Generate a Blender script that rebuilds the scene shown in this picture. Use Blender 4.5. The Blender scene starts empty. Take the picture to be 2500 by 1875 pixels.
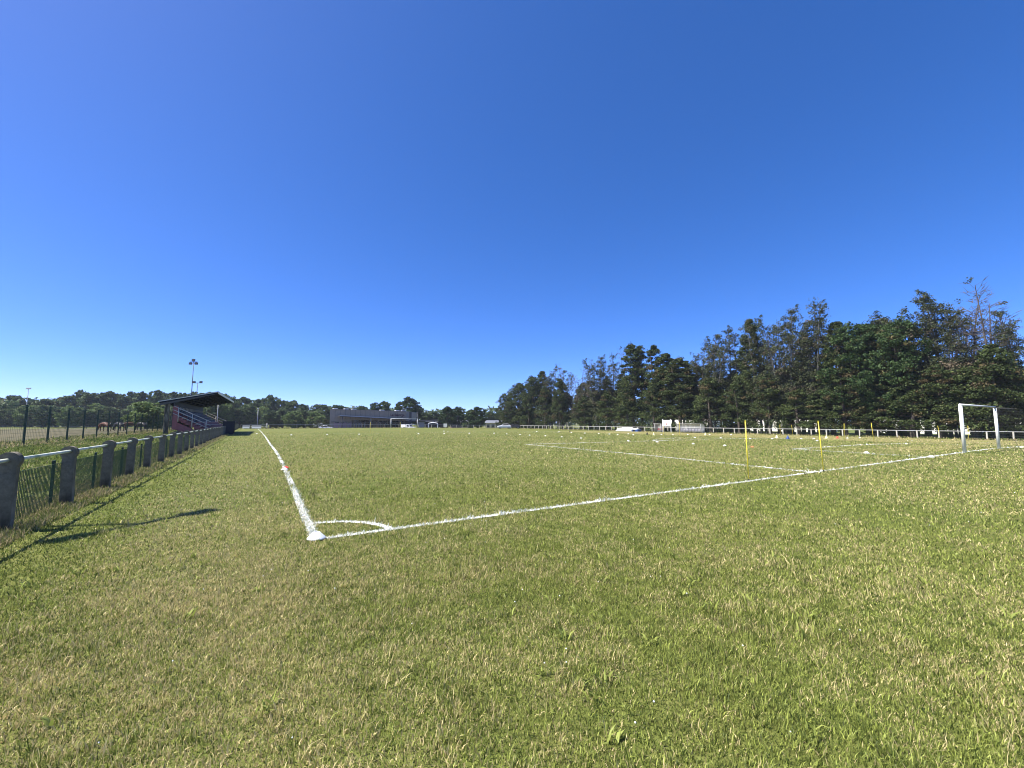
import bpy, bmesh, math, random
import numpy as np
from mathutils import Vector, Matrix

sc = bpy.context.scene
COL = sc.collection
R = math.radians

# ------------------------------------------------------------------ camera, sky, sun, exposure
F, PIT, H, YAW = 1019.0, 0.091, 1.578, 0.552           # focal length in photo pixels, tilt, eye height, pitch heading
cam = bpy.data.cameras.new("camera")
cam.sensor_width = 36.0
cam.lens = 36.0 * F / 2500.0
cam.clip_start, cam.clip_end = 0.05, 3000.0
cam_o = bpy.data.objects.new("camera", cam)
COL.objects.link(cam_o)
cam_o.location = (0, 0, H)
cam_o.rotation_euler = (math.pi / 2 + PIT, 0, 0)
sc.camera = cam_o

SUN_EL = R(55.0)
SUN_AZ = R(-98.0)                                       # clockwise from +Y: the sun stands to the left
world = bpy.data.worlds.new("World")
sc.world = world
world.use_nodes = True
wn, wl = world.node_tree.nodes, world.node_tree.links
sky = wn.new("ShaderNodeTexSky")
sky.sky_type = 'NISHITA'
sky.sun_disc = False
sky.sun_elevation = SUN_EL
sky.sun_rotation = SUN_AZ
sky.air_density = 0.4
sky.dust_density = 0.3
sky.ozone_density = 3.0
gm = wn.new("ShaderNodeGamma")                          # the phone's tone curve lifts the upper sky against the horizon
gm.inputs["Gamma"].default_value = 0.80
hs = wn.new("ShaderNodeHueSaturation")
hs.inputs["Saturation"].default_value = 1.40
wb = wn.new("ShaderNodeMixRGB")                          # cool white balance
wb.blend_type = 'MULTIPLY'
wb.inputs["Fac"].default_value = 1.0
wb.inputs["Color2"].default_value = (1.06, 0.98, 1.27, 1)
wl.new(sky.outputs[0], gm.inputs["Color"])
wl.new(gm.outputs[0], hs.inputs["Color"])
wl.new(hs.outputs[0], wb.inputs["Color1"])
wl.new(wb.outputs[0], wn["Background"].inputs[0])
wn["Background"].inputs[1].default_value = 0.148

sun = bpy.data.lights.new("sun", 'SUN')
sun.energy = 5.0
sun.angle = R(0.5)
sun.color = (1.0, 0.955, 0.88)
sun_o = bpy.data.objects.new("sun", sun)
COL.objects.link(sun_o)
SDIR = Vector((math.sin(SUN_AZ) * math.cos(SUN_EL), math.cos(SUN_AZ) * math.cos(SUN_EL), math.sin(SUN_EL)))
sun_o.rotation_euler = SDIR.to_track_quat('Z', 'Y').to_euler()
sun_o.location = SDIR * 60

sc.view_settings.view_transform = 'Standard'
sc.view_settings.look = 'None'
sc.view_settings.gamma = 1.0
sc.view_settings.exposure = 1.1
sc.cycles.filter_width = 1.05

# ------------------------------------------------------------------ where things stand
C0 = np.array([-2.645, 5.79])                           # the corner of the pitch
UD = np.array([math.cos(YAW), math.sin(YAW)])           # along the goal line
VD = np.array([-math.sin(YAW), math.cos(YAW)])          # along the touchline
PW, PL = 68.7, 107.0
ZU = ([-900, -11, -5, 35, 73, 80, 900], [.25, .25, 0, 0, -.52, -.55, -.55])
ZV = ([-900, 109.5, 113, 125, 900], [0, 0, -.12, -1.0, -1.0])

def zt(u, v):
    return np.interp(u, *ZU) + np.interp(v, *ZV)

def uvof(x, y):
    dx, dy = x - C0[0], y - C0[1]
    return dx * UD[0] + dy * UD[1], dx * VD[0] + dy * VD[1]

def xy(u, v):
    return C0[0] + u * UD[0] + v * VD[0], C0[1] + u * UD[1] + v * VD[1]

def at_uv(u, v, dz=0.0):
    x, y = xy(u, v)
    return Vector((x, y, float(zt(u, v)) + dz))

def gz(x, y):
    return float(zt(*uvof(x, y)))

def ray(px, py):
    a, b = (px - 1250) / F, (937.5 - py) / F
    return np.array([a, math.cos(PIT) - b * math.sin(PIT), math.sin(PIT) + b * math.cos(PIT)])

def ground(px, py):
    """the point of the terrain seen at a pixel of the photograph"""
    d = ray(px, py)
    g = lambda t: H + d[2] * t - gz(d[0] * t, d[1] * t)
    prev = .5
    for t in np.geomspace(.5, 800, 1500):
        if g(t) < 0:
            lo, hi = prev, t
            for _ in range(30):
                m = (lo + hi) / 2
                if g(m) < 0: hi = m
                else: lo = m
            return Vector((d[0] * hi, d[1] * hi, H + d[2] * hi))
        prev = t
    raise ValueError((px, py))

def at_u(px, py, u):
    d = ray(px, py)
    t = (u + C0 @ UD) / (d[:2] @ UD)
    return Vector((d[0] * t, d[1] * t, H + d[2] * t))

def at_y(px, py, Y):
    d = ray(px, py) * (Y / ray(px, py)[1])
    return Vector((d[0], d[1], H + d[2]))

ORD = ("first second third fourth fifth sixth seventh eighth ninth tenth eleventh twelfth thirteenth fourteenth fifteenth sixteenth "
       "seventeenth eighteenth nineteenth twentieth").split()
TENS = {2: ("twenty", "twentieth"), 3: ("thirty", "thirtieth"), 4: ("forty", "fortieth"), 5: ("fifty", "fiftieth"), 6: ("sixty", "sixtieth"), 7: ("seventy", "seventieth"), 8: ("eighty", "eightieth")}
def ordinal(i):                                          # 0 -> first
    n = i + 1
    if n <= 20: return ORD[i]
    t, o = divmod(n, 10)
    return TENS[t][1] if o == 0 else TENS[t][0] + "-" + ORD[o - 1]

# ------------------------------------------------------------------ materials
MATS = {}
def mat(name, c, rough=.8, var=.18, scale=6.0, bump=0.0, metal=0.0, c2=None, spec=.3, alpha=1.0, trans=0.0, stain=None):
    """plain surface with its own grain, wear and bump"""
    if name in MATS: return MATS[name]
    m = bpy.data.materials.new(name)
    m.use_nodes = True
    n, l = m.node_tree.nodes, m.node_tree.links
    b = n["Principled BSDF"]
    tc = n.new("ShaderNodeTexCoord")
    nz = n.new("ShaderNodeTexNoise")
    nz.inputs["Scale"].default_value = scale
    nz.inputs["Detail"].default_value = 8
    nz.inputs["Roughness"].default_value = .65
    l.new(tc.outputs["Object"], nz.inputs["Vector"])
    rp = n.new("ShaderNodeValToRGB")
    rp.color_ramp.elements[0].position = .3
    rp.color_ramp.elements[1].position = .72
    lo = c2 if c2 else [x * (1 - var) for x in c]
    hi = c if c2 else [min(1, x * (1 + var)) for x in c]
    rp.color_ramp.elements[0].color = (*lo, 1)
    rp.color_ramp.elements[1].color = (*hi, 1)
    l.new(nz.outputs["Fac"], rp.inputs["Fac"])
    out = rp.outputs["Color"]
    if stain:
        n2 = n.new("ShaderNodeTexNoise")
        n2.inputs["Scale"].default_value = scale * .35
        n2.inputs["Detail"].default_value = 6
        mp = n.new("ShaderNodeMapping")
        mp.inputs["Scale"].default_value = (1, 1, .3)
        l.new(tc.outputs["Object"], mp.inputs["Vector"])
        l.new(mp.outputs[0], n2.inputs["Vector"])
        r2 = n.new("ShaderNodeValToRGB")
        r2.color_ramp.elements[0].position = .48
        r2.color_ramp.elements[1].position = .62
        l.new(n2.outputs["Fac"], r2.inputs["Fac"])
        mx = n.new("ShaderNodeMixRGB")
        mx.inputs["Color2"].default_value = (*stain, 1)
        l.new(r2.outputs["Color"], mx.inputs["Fac"])
        l.new(out, mx.inputs["Color1"])
        out = mx.outputs["Color"]
    l.new(out, b.inputs["Base Color"])
    b.inputs["Roughness"].default_value = rough
    b.inputs["Metallic"].default_value = metal
    b.inputs["Specular IOR Level"].default_value = spec
    b.inputs["Alpha"].default_value = alpha
    b.inputs["Transmission Weight"].default_value = trans
    if bump:
        bp = n.new("ShaderNodeBump")
        bp.inputs["Strength"].default_value = bump
        bp.inputs["Distance"].default_value = .02
        l.new(nz.outputs["Fac"], bp.inputs["Height"])
        l.new(bp.outputs[0], b.inputs["Normal"])
    MATS[name] = m
    return m

def leaf_mat(name, dark, light, dry, transl=.25, rough=.6):
    """leaves or blades: per-leaf 'tint' (dark to light) and 'dry' (green to straw) attributes"""
    m = bpy.data.materials.new(name)
    m.use_nodes = True
    n, l = m.node_tree.nodes, m.node_tree.links
    b = n["Principled BSDF"]
    a1 = n.new("ShaderNodeAttribute"); a1.attribute_name = "tint"
    a2 = n.new("ShaderNodeAttribute"); a2.attribute_name = "dry"
    rp = n.new("ShaderNodeValToRGB")
    rp.color_ramp.elements[0].color = (*dark, 1)
    rp.color_ramp.elements[1].color = (*light, 1)
    l.new(a1.outputs["Fac"], rp.inputs["Fac"])
    r2 = n.new("ShaderNodeValToRGB")
    r2.color_ramp.elements[0].color = (*[x * .55 for x in dry], 1)
    r2.color_ramp.elements[1].color = (*[x * 1.3 for x in dry], 1)
    l.new(a1.outputs["Fac"], r2.inputs["Fac"])
    mx = n.new("ShaderNodeMixRGB")
    l.new(a2.outputs["Fac"], mx.inputs["Fac"])
    l.new(rp.outputs[0], mx.inputs["Color1"])
    l.new(r2.outputs[0], mx.inputs["Color2"])
    l.new(mx.outputs[0], b.inputs["Base Color"])
    b.inputs["Roughness"].default_value = rough
    b.inputs["Specular IOR Level"].default_value = .12
    t = n.new("ShaderNodeBsdfTranslucent")
    l.new(mx.outputs[0], t.inputs["Color"])
    ms = n.new("ShaderNodeMixShader")
    ms.inputs[0].default_value = transl
    l.new(b.outputs[0], ms.inputs[1])
    l.new(t.outputs[0], ms.inputs[2])
    l.new(ms.outputs[0], n["Material Output"].inputs["Surface"])
    return m

def turf_mat(name, green, straw, pale, dryness=.5, bump=.6, speck=1.0):
    """mown grass seen from a distance: dry and green patches, tuft grain, bump"""
    m = bpy.data.materials.new(name)
    m.use_nodes = True
    n, l = m.node_tree.nodes, m.node_tree.links
    b = n["Principled BSDF"]
    g = n.new("ShaderNodeNewGeometry")
    def noise(scale, detail=5, rough=.6, vec=None):
        t = n.new("ShaderNodeTexNoise")
        t.inputs["Scale"].default_value = scale
        t.inputs["Detail"].default_value = detail
        t.inputs["Roughness"].default_value = rough
        l.new(vec or g.outputs["Position"], t.inputs["Vector"])
        return t.outputs["Fac"]
    def ramp(f, a, c, ca=(0, 0, 0), cb=(1, 1, 1)):
        r = n.new("ShaderNodeValToRGB")
        r.color_ramp.elements[0].position = a
        r.color_ramp.elements[1].position = c
        r.color_ramp.elements[0].color = (*ca, 1)
        r.color_ramp.elements[1].color = (*cb, 1)
        l.new(f, r.inputs["Fac"])
        return r.outputs["Color"]
    def mixc(f, a, c, kind='MIX'):
        x = n.new("ShaderNodeMixRGB")
        x.blend_type = kind
        if isinstance(f, float): x.inputs["Fac"].default_value = f
        else: l.new(f, x.inputs["Fac"])
        for s, v in (("Color1", a), ("Color2", c)):
            if isinstance(v, tuple): x.inputs[s].default_value = (*v, 1)
            else: l.new(v, x.inputs[s])
        return x.outputs["Color"]
    big = ramp(noise(.17, 6, .62), dryness - .16, dryness + .2)
    mid = ramp(noise(1.3, 6, .7), dryness - .1, dryness + .22)
    fine = noise(14, 4, .75)
    tuft = noise(5.0, 6, .8)
    c = mixc(big, green, straw)
    c = mixc(mixc(.6, (0, 0, 0), mid), c, pale)
    c = mixc(.75 * speck, c, ramp(fine, .3, .72, (.45, .47, .35), (1.5, 1.5, 1.4)), 'MULTIPLY')
    c = mixc(.7 * speck, c, ramp(tuft, .33, .68, (.55, .58, .5), (1.35, 1.33, 1.3)), 'MULTIPLY')
    l.new(c, b.inputs["Base Color"])
    b.inputs["Roughness"].default_value = .9
    b.inputs["Specular IOR Level"].default_value = .1
    bp = n.new("ShaderNodeBump")
    bp.inputs["Strength"].default_value = bump
    bp.inputs["Distance"].default_value = .06
    l.new(tuft, bp.inputs["Height"])
    l.new(bp.outputs[0], b.inputs["Normal"])
    return m

M_TURF = turf_mat("turf", (.098, .125, .028), (.165, .160, .052), (.205, .187, .074), .53)
M_VERGE = turf_mat("rough_verge", (.100, .140, .032), (.15, .165, .06), (.21, .19, .085), .52)
M_FIELD = turf_mat("dry_field", (.080, .080, .042), (.120, .102, .062), (.145, .120, .078), .48, .3, .7)
M_ASPHALT = mat("asphalt", (.075, .073, .07), .95, .3, 3.0, .3)
M_GRAVELLY = mat("pale_track", (.30, .27, .20), .95, .25, 2.0, .3)
M_GRASS = leaf_mat("grass_blade", (.028, .058, .008), (.375, .430, .092), (.640, .525, .270), .26, .42)
M_TALL = leaf_mat("tall_grass_blade", (.075, .110, .024), (.24, .285, .08), (.46, .36, .20), .35, .6)
M_PAINTED = leaf_mat("painted_blade", (.62, .64, .58), (.86, .87, .82), (.8, .78, .7), .15, .7)
M_PETAL = mat("white_petal", (.8, .8, .76), .7, .05)
M_EVER = leaf_mat("evergreen_leaf", (.012, .024, .010), (.100, .130, .040), (.125, .090, .046), .12)
M_EVER2 = leaf_mat("thin_evergreen_leaf", (.024, .038, .018), (.110, .122, .056), (.145, .110, .075), .14)
M_OAK = leaf_mat("broad_leaf", (.014, .036, .013), (.082, .130, .042), (.12, .10, .04), .12)
M_WOOD = leaf_mat("wood_leaf", (.034, .064, .030), (.150, .205, .078), (.14, .12, .06), .25)
M_LIGHTLEAF = leaf_mat("light_leaf", (.085, .140, .045), (.190, .250, .085), (.17, .16, .07), .3)
M_BARK = mat("bark", (.085, .068, .055), .95, .35, 5.0, .5)
M_BARKG = mat("dead_bark", (.125, .105, .095), .95, .3, 5.0, .4)
M_CONC = mat("old_concrete", (.27, .235, .175), .95, .2, 9.0, .6, c2=(.115, .102, .076), stain=(.058, .052, .038))
M_CONCW = mat("pale_post_paint", (.50, .47, .39), .8, .15, 8.0, .2, stain=(.44, .41, .33))
M_RAIL = mat("worn_white_rail", (.60, .62, .52), .6, .12, 9.0, .15, stain=(.30, .36, .25))
M_RAILW = mat("white_rail", (.52, .51, .47), .5, .1, 9.0, .05)
M_GREENW = mat("green_wire", (.055, .090, .045), .5, .2, 8.0)
M_GREENP = mat("green_post", (.022, .045, .032), .5, .25, 8.0)
M_WHITE = mat("white_plastic", (.84, .84, .82), .45, .05, 20.0)
M_RED = mat("red_plastic", (.72, .07, .045), .45, .1, 20.0)
M_ORANGE = mat("orange_plastic", (.80, .22, .10), .45, .1, 20.0)
M_YELLOW = mat("yellow_plastic", (.80, .64, .06), .4, .12, 14.0)
M_LYEL = mat("pale_yellow_plastic", (.82, .80, .45), .5, .1, 14.0)
M_BLUE = mat("blue_plastic", (.03, .07, .22), .5, .15, 14.0)
M_BLACK = mat("black_plastic", (.012, .013, .015), .6, .2, 14.0)
M_GOAL = mat("goal_paint", (.84, .83, .78), .45, .06, 7.0, .05, stain=(.72, .70, .62))
M_NET = mat("net_cord", (.07, .07, .06), .9, .1)
M_STEEL = mat("galvanised_steel", (.36, .37, .38), .5, .2, 8.0, 0, .5)
M_DSTEEL = mat("dark_steel", (.06, .065, .075), .5, .2, 8.0, 0, .3)
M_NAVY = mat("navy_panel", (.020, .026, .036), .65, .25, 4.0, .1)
M_MAROON = mat("maroon_paint", (.33, .115, .115), .75, .22, 5.0, .2, stain=(.22, .09, .085))
M_MAROONL = mat("pale_step_edge", (.52, .34, .30), .8, .2, 5.0)
M_ROOFM = mat("grey_sheet_roof", (.30, .29, .25), .6, .2, 3.0, .1)
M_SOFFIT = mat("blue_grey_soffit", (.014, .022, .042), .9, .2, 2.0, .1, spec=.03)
M_FASCIA = mat("pale_fascia", (.86, .82, .70), .6, .12, 4.0)
M_SEAT = mat("dark_seat", (.020, .022, .032), .5, .2, 10.0)
M_RAILGREY = mat("grey_rail_paint", (.56, .51, .45), .5, .1, 6.0)
M_SLATE = mat("slate_cladding", (.300, .258, .205), .7, .12, 1.2, .1)
M_SLATE2 = mat("dark_slate_cladding", (.085, .085, .085), .7, .12, 1.2, .1)
M_PINK = mat("mauve_brick", (.34, .24, .26), .85, .15, 6.0, .2)
M_GLASSD = mat("dark_glass", (.012, .017, .025), .08, .3, 1.0, spec=.6)
M_MULL = mat("window_frame", (.24, .26, .28), .5, .1)
M_CANOPY = mat("canopy_metal", (.42, .45, .50), .45, .1, 3.0)
M_LETTER = mat("plum_lettering", (.055, .012, .035), .6, .1)
M_BROWNW = mat("dark_timber", (.045, .036, .034), .85, .3, 3.0, .2)
M_RENDER = mat("cream_render", (.62, .55, .41), .9, .1, 2.0, .1)
M_WRENDER = mat("white_render", (.80, .78, .74), .9, .06, 2.0, .1)
M_GRENDER = mat("grey_render", (.42, .41, .39), .9, .1, 2.0, .1)
M_SLATER = mat("slate_roof", (.155, .165, .185), .7, .2, 5.0, .2)
M_POLY = mat("clear_sheet", (.72, .73, .70), .35, .06, 6.0, alpha=.42)
M_TARP = mat("cream_tarpaulin", (.80, .78, .70), .6, .08, 2.0, .3)
M_BOARD = mat("grey_board", (.44, .42, .41), .7, .15, 2.0)
M_CARW = mat("white_car_paint", (.80, .81, .82), .25, .03, spec=.6)
M_CARD = mat("dark_car_paint", (.05, .045, .05), .25, .1, spec=.6)
M_TYRE = mat("tyre_rubber", (.015, .015, .015), .85, .1)
M_SIGN = mat("sign_white", (.84, .83, .81), .6, .04, 6.0)
M_MARK = mat("sign_mark", (.28, .12, .10), .7, .1)
M_GREYMARK = mat("sign_grey_mark", (.40, .38, .40), .7, .1)
M_CHEST = mat("chestnut_coat", (.130, .048, .026), .6, .2, 4.0)
M_BAY = mat("dark_bay_coat", (.030, .026, .026), .5, .2, 4.0)

# ------------------------------------------------------------------ building blocks
class MB:
    """collects boxes, bars, tubes, prisms and turned shapes into one mesh"""
    def __init__(s): s.v, s.f = [], []
    def add(s, vs, fs):
        o = len(s.v)
        s.v += [tuple(map(float, p)) for p in vs]
        s.f += [tuple(o + i for i in f) for f in fs]
        return s
    def box(s, x0, x1, y0, y1, z0, z1, bev=0.0):
        if not bev:
            return s.add([(x0, y0, z0), (x1, y0, z0), (x1, y1, z0), (x0, y1, z0), (x0, y0, z1), (x1, y0, z1), (x1, y1, z1), (x0, y1, z1)],
                         [(3, 2, 1, 0), (4, 5, 6, 7), (0, 1, 5, 4), (1, 2, 6, 5), (2, 3, 7, 6), (3, 0, 4, 7)])
        b = bev
        pr = [(x0 + b, y0), (x1 - b, y0), (x1, y0 + b), (x1, y1 - b), (x1 - b, y1), (x0 + b, y1), (x0, y1 - b), (x0, y0 + b)]
        return s.prism([(x, y) for x, y in pr], z0, z1)
    def prism(s, poly, z0, z1, axis='z'):
        k = len(poly)
        def P(a, b, c): return (a, b, c) if axis == 'z' else ((a, c, b) if axis == 'y' else (c, a, b))
        vs = [P(a, b, z0) for a, b in poly] + [P(a, b, z1) for a, b in poly]
        fs = [tuple(range(k))[::-1], tuple(range(k, 2 * k))] + [(i, (i + 1) % k, k + (i + 1) % k, k + i) for i in range(k)]
        return s.add(vs, fs)
    def bar(s, a, b, w, h=None):
        a, b = Vector(a), Vector(b)
        h = h or w
        d = (b - a).normalized()
        up = Vector((0, 0, 1)) if abs(d.z) < .95 else Vector((0, 1, 0))
        x = d.cross(up).normalized() * (w / 2)
        y = x.cross(d).normalized() * (h / 2)
        return s.add([a - x - y, a + x - y, a + x + y, a - x + y, b - x - y, b + x - y, b + x + y, b - x + y],
                     [(3, 2, 1, 0), (4, 5, 6, 7), (0, 1, 5, 4), (1, 2, 6, 5), (2, 3, 7, 6), (3, 0, 4, 7)])
    def tube(s, pts, rad, n=8, cap=True):
        pts = [Vector(p) for p in pts]
        rs = rad if isinstance(rad, (list, tuple)) else [rad] * len(pts)
        vs, fs = [], []
        for i, p in enumerate(pts):
            d = (pts[min(i + 1, len(pts) - 1)] - pts[max(i - 1, 0)])
            d = d.normalized() if d.length > 1e-9 else Vector((0, 0, 1))
            up = Vector((0, 0, 1)) if abs(d.z) < .9 else Vector((0, 1, 0))
            x = d.cross(up).normalized(); y = x.cross(d).normalized()
            for k in range(n):
                a = 2 * math.pi * k / n
                vs.append(p + (x * math.cos(a) + y * math.sin(a)) * rs[i])
        for i in range(len(pts) - 1):
            for k in range(n):
                a, b = i * n + k, i * n + (k + 1) % n
                fs.append((a, b, b + n, a + n))
        if cap:
            fs += [tuple(range(n))[::-1], tuple(range((len(pts) - 1) * n, len(pts) * n))]
        return s.add(vs, fs)
    def lathe(s, prof, n=24, c=(0, 0, 0)):
        vs, fs = [], []
        for r, z in prof:
            for k in range(n):
                a = 2 * math.pi * k / n
                vs.append((c[0] + r * math.cos(a), c[1] + r * math.sin(a), c[2] + z))
        for i in range(len(prof) - 1):
            for k in range(n):
                a, b = i * n + k, i * n + (k + 1) % n
                fs.append((a, b, b + n, a + n))
        return s.add(vs, fs)
    def mesh(s, name, m, smooth=False):
        me = bpy.data.meshes.new(name)
        me.from_pydata(s.v, [], s.f)
        me.materials.append(m)
        if smooth: me.polygons.foreach_set("use_smooth", [True] * len(me.polygons))
        me.update()
        return me
    def build(s, name, m, parent=None, smooth=False, bevel=0.0):
        o = bpy.data.objects.new(name, s.mesh(name, m, smooth))
        COL.objects.link(o)
        if parent: o.parent = parent
        if bevel:
            md = o.modifiers.new("edge", 'BEVEL'); md.width = bevel; md.segments = 2; md.limit_method = 'ANGLE'
        return o

def tag(o, label=None, cat=None, group=None, kind=None):
    if label: o["label"] = label
    if cat: o["category"] = cat
    if group: o["group"] = group
    if kind: o["kind"] = kind
    return o

def thing(name, loc, rz, label, cat, group=None):
    o = bpy.data.objects.new(name, None)
    o.empty_display_size = .2
    COL.objects.link(o)
    o.location = loc
    o.rotation_euler = (0, 0, rz)
    return tag(o, label, cat, group)

def dup(root, loc=None, rz=None, label=None, scale=None):
    r = root.copy(); COL.objects.link(r)
    if loc is not None: r.location = loc
    if rz is not None: r.rotation_euler = (0, 0, rz)
    if scale is not None: r.scale = scale
    if label: r["label"] = label
    for ch in list(root.children):
        c = ch.copy(); COL.objects.link(c); c.parent = r
        for g in list(ch.children):
            d = g.copy(); COL.objects.link(d); d.parent = c
    return r

def np_mesh(name, verts, loop_v, loop_start, loop_total, m, attrs=None, smooth=False):
    me = bpy.data.meshes.new(name)
    me.vertices.add(len(verts)); me.vertices.foreach_set("co", np.ascontiguousarray(verts, np.float32).ravel())
    me.loops.add(len(loop_v)); me.loops.foreach_set("vertex_index", np.ascontiguousarray(loop_v, np.int32))
    me.polygons.add(len(loop_start)); me.polygons.foreach_set("loop_start", np.ascontiguousarray(loop_start, np.int32))
    try: me.polygons.foreach_set("loop_total", np.ascontiguousarray(loop_total, np.int32))
    except Exception: pass
    for k, a in (attrs or {}).items():
        at = me.attributes.new(k, 'FLOAT', 'POINT'); at.data.foreach_set("value", np.ascontiguousarray(a, np.float32))
    me.materials.append(m)
    me.update(calc_edges=True)
    if smooth: me.polygons.foreach_set("use_smooth", np.ones(len(loop_start), bool))
    return me

def link(name, me, parent=None):
    o = bpy.data.objects.new(name, me); COL.objects.link(o)
    if parent: o.parent = parent
    return o

# ------------------------------------------------------------------ the ground
def sheet(name, m, u0, u1, v0, v1, lift):
    us = sorted({u0, u1, *[x for x in ZU[0] if u0 < x < u1]})
    vs = sorted({v0, v1, *[x for x in ZV[0] if v0 < x < v1]})
    b = MB()
    pts = [at_uv(u, v, lift) for v in vs for u in us]
    k = len(us)
    b.add(pts, [(j * k + i, j * k + i + 1, (j + 1) * k + i + 1, (j + 1) * k + i) for j in range(len(vs) - 1) for i in range(k - 1)])
    return tag(b.build(name, m), kind="structure")

sheet("ground", M_TURF, -480, 480, -480, 480, 0)
M_WORN = turf_mat("worn_turf", (.150, .155, .050), (.25, .215, .095), (.30, .26, .13), .46)
sheet("worn_turf", M_WORN, 47, 71.5, -12, 58, .004)
sheet("worn_goal_mouth", M_WORN, 31, 44, 1.2, 3.6, .004)
sheet("dry_field", M_FIELD, -420, -14.0, -60, 150, .004)
sheet("verge", M_VERGE, -14.0, -4.1, -30, 112, .004)
sheet("car_park", M_ASPHALT, -16, 62, 127, 150, .004)
sheet("pale_track", M_GRAVELLY, -30, 74, 114.0, 124.0, .004)
sheet("garden_ground", M_VERGE, 88, 300, -120, 125, .004)

rng = np.random.default_rng(7)

def vnoise(x, y, s, seed):
    """smooth value noise 0..1"""
    r = np.random.default_rng(seed).random((64, 64))
    a, b = x * s, y * s
    i, j = np.floor(a).astype(int), np.floor(b).astype(int)
    fa, fb = a - i, b - j
    fa, fb = fa * fa * (3 - 2 * fa), fb * fb * (3 - 2 * fb)
    g = lambda p, q: r[p % 64, q % 64]
    return (g(i, j) * (1 - fa) + g(i + 1, j) * fa) * (1 - fb) + (g(i, j + 1) * (1 - fa) + g(i + 1, j + 1) * fa) * fb

def blades(px, py, pz, hgt, wid, tint, dry, lean, seed, m, name):
    """one mesh of grass blades: a quad that bends into a triangle"""
    r = np.random.default_rng(seed)
    n = len(px)
    az, fa = r.random(n) * 2 * np.pi, r.random(n) * 2 * np.pi
    lz = lean
    dx, dy = np.cos(az), np.sin(az)
    wx, wy = np.cos(fa) * wid / 2, np.sin(fa) * wid / 2
    base = np.stack([px, py, pz], 1)
    mid = base + np.stack([dx * hgt * .5 * np.sin(lz * .6), dy * hgt * .5 * np.sin(lz * .6), hgt * .5 * np.cos(lz * .6)], 1)
    tip = mid + np.stack([dx * hgt * .5 * np.sin(lz * 1.3), dy * hgt * .5 * np.sin(lz * 1.3), hgt * .5 * np.cos(np.minimum(lz * 1.3, 1.75))], 1)
    w = np.stack([wx, wy, np.zeros(n)], 1)
    V = np.empty((n, 5, 3), np.float32)
    V[:, 0] = base - w; V[:, 1] = base + w; V[:, 2] = mid + w * .8; V[:, 3] = mid - w * .8; V[:, 4] = tip
    o = np.arange(n)[:, None] * 5
    L = (o + np.array([[0, 1, 2, 3, 3, 2, 4]])).ravel()
    st = (np.arange(n)[:, None] * 7 + np.array([[0, 4]])).ravel()
    tt = np.tile([4, 3], n)
    return np_mesh(name, V.reshape(-1, 3), L, st, tt, m, {"tint": np.repeat(tint, 5), "dry": np.repeat(dry, 5)})

# pitch markings: painted strips between way-points, each with painted blades standing in it
LINES = {}
def line_pts(a, b, k=2): return [tuple(np.array(a) + (np.array(b) - np.array(a)) * t) for t in np.linspace(0, 1, k)]
def uvpx(px, py):
    g = ground(px, py); u, v = uvof(g.x, g.y); return (float(u), float(v))
G0, G1 = PW / 2 - 3.66, PW / 2 + 3.66
touch = [uvpx(*p) for p in ((767, 1311), (732, 1229), (697, 1147), (679, 1111), (661, 1087), (646, 1064.5), (637, 1054))] + [(.1, PL)]
LINES["touchline"] = (touch, .125)
LINES["goal_line"] = ([(0.12, 0), (PW / 2 - 20, .05), (G0 - 2, .02), (PW, 0)], .12)
LINES["far_goal_line"] = ([(0, PL), (PW, PL)], .12)
LINES["far_touchline"] = ([(PW, 0), (PW, PL)], .12)
LINES["corner_arc"] = ([(math.cos(a) * 1.0, math.sin(a) * 1.0) for a in np.linspace(.04, math.pi / 2 - .04, 14)], .11)
LINES["penalty_box_line"] = ([uvpx(1990, 1154), uvpx(1787, 1133.5), uvpx(1581, 1112.5), uvpx(1283, 1085.5)], .165)
pb = uvpx(1283, 1085.5)
LINES["penalty_front_line"] = ([pb, (G0 - 6, 17.4), (54.5, 16.5)], .18)
LINES["far_penalty_box_line"] = ([(54.5, 0), (54.5, 16.5)], .11)
ga = uvpx(1934, 1097.5)
LINES["goal_area_line"] = ([uvpx(2262, 1117), uvpx(2198, 1113), ga], .15)
LINES["goal_area_front_line"] = ([ga, (43.5, 5.5)], .18)
LINES["far_goal_area_line"] = ([(43.5, 0), (43.5, 5.5)], .10)
LINES["penalty_arc"] = ([(PW / 2 + 9.15 * math.cos(a), 11 + 9.15 * math.sin(a)) for a in np.linspace(.65, math.pi - .65, 24)], .18)
LINES["halfway_line"] = ([(0, PL / 2), (PW, PL / 2)], .11)
LINES["centre_circle"] = ([(PW / 2 + 9.15 * math.cos(a), PL / 2 + 9.15 * math.sin(a)) for a in np.linspace(0, 2 * math.pi, 49)], .11)

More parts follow.
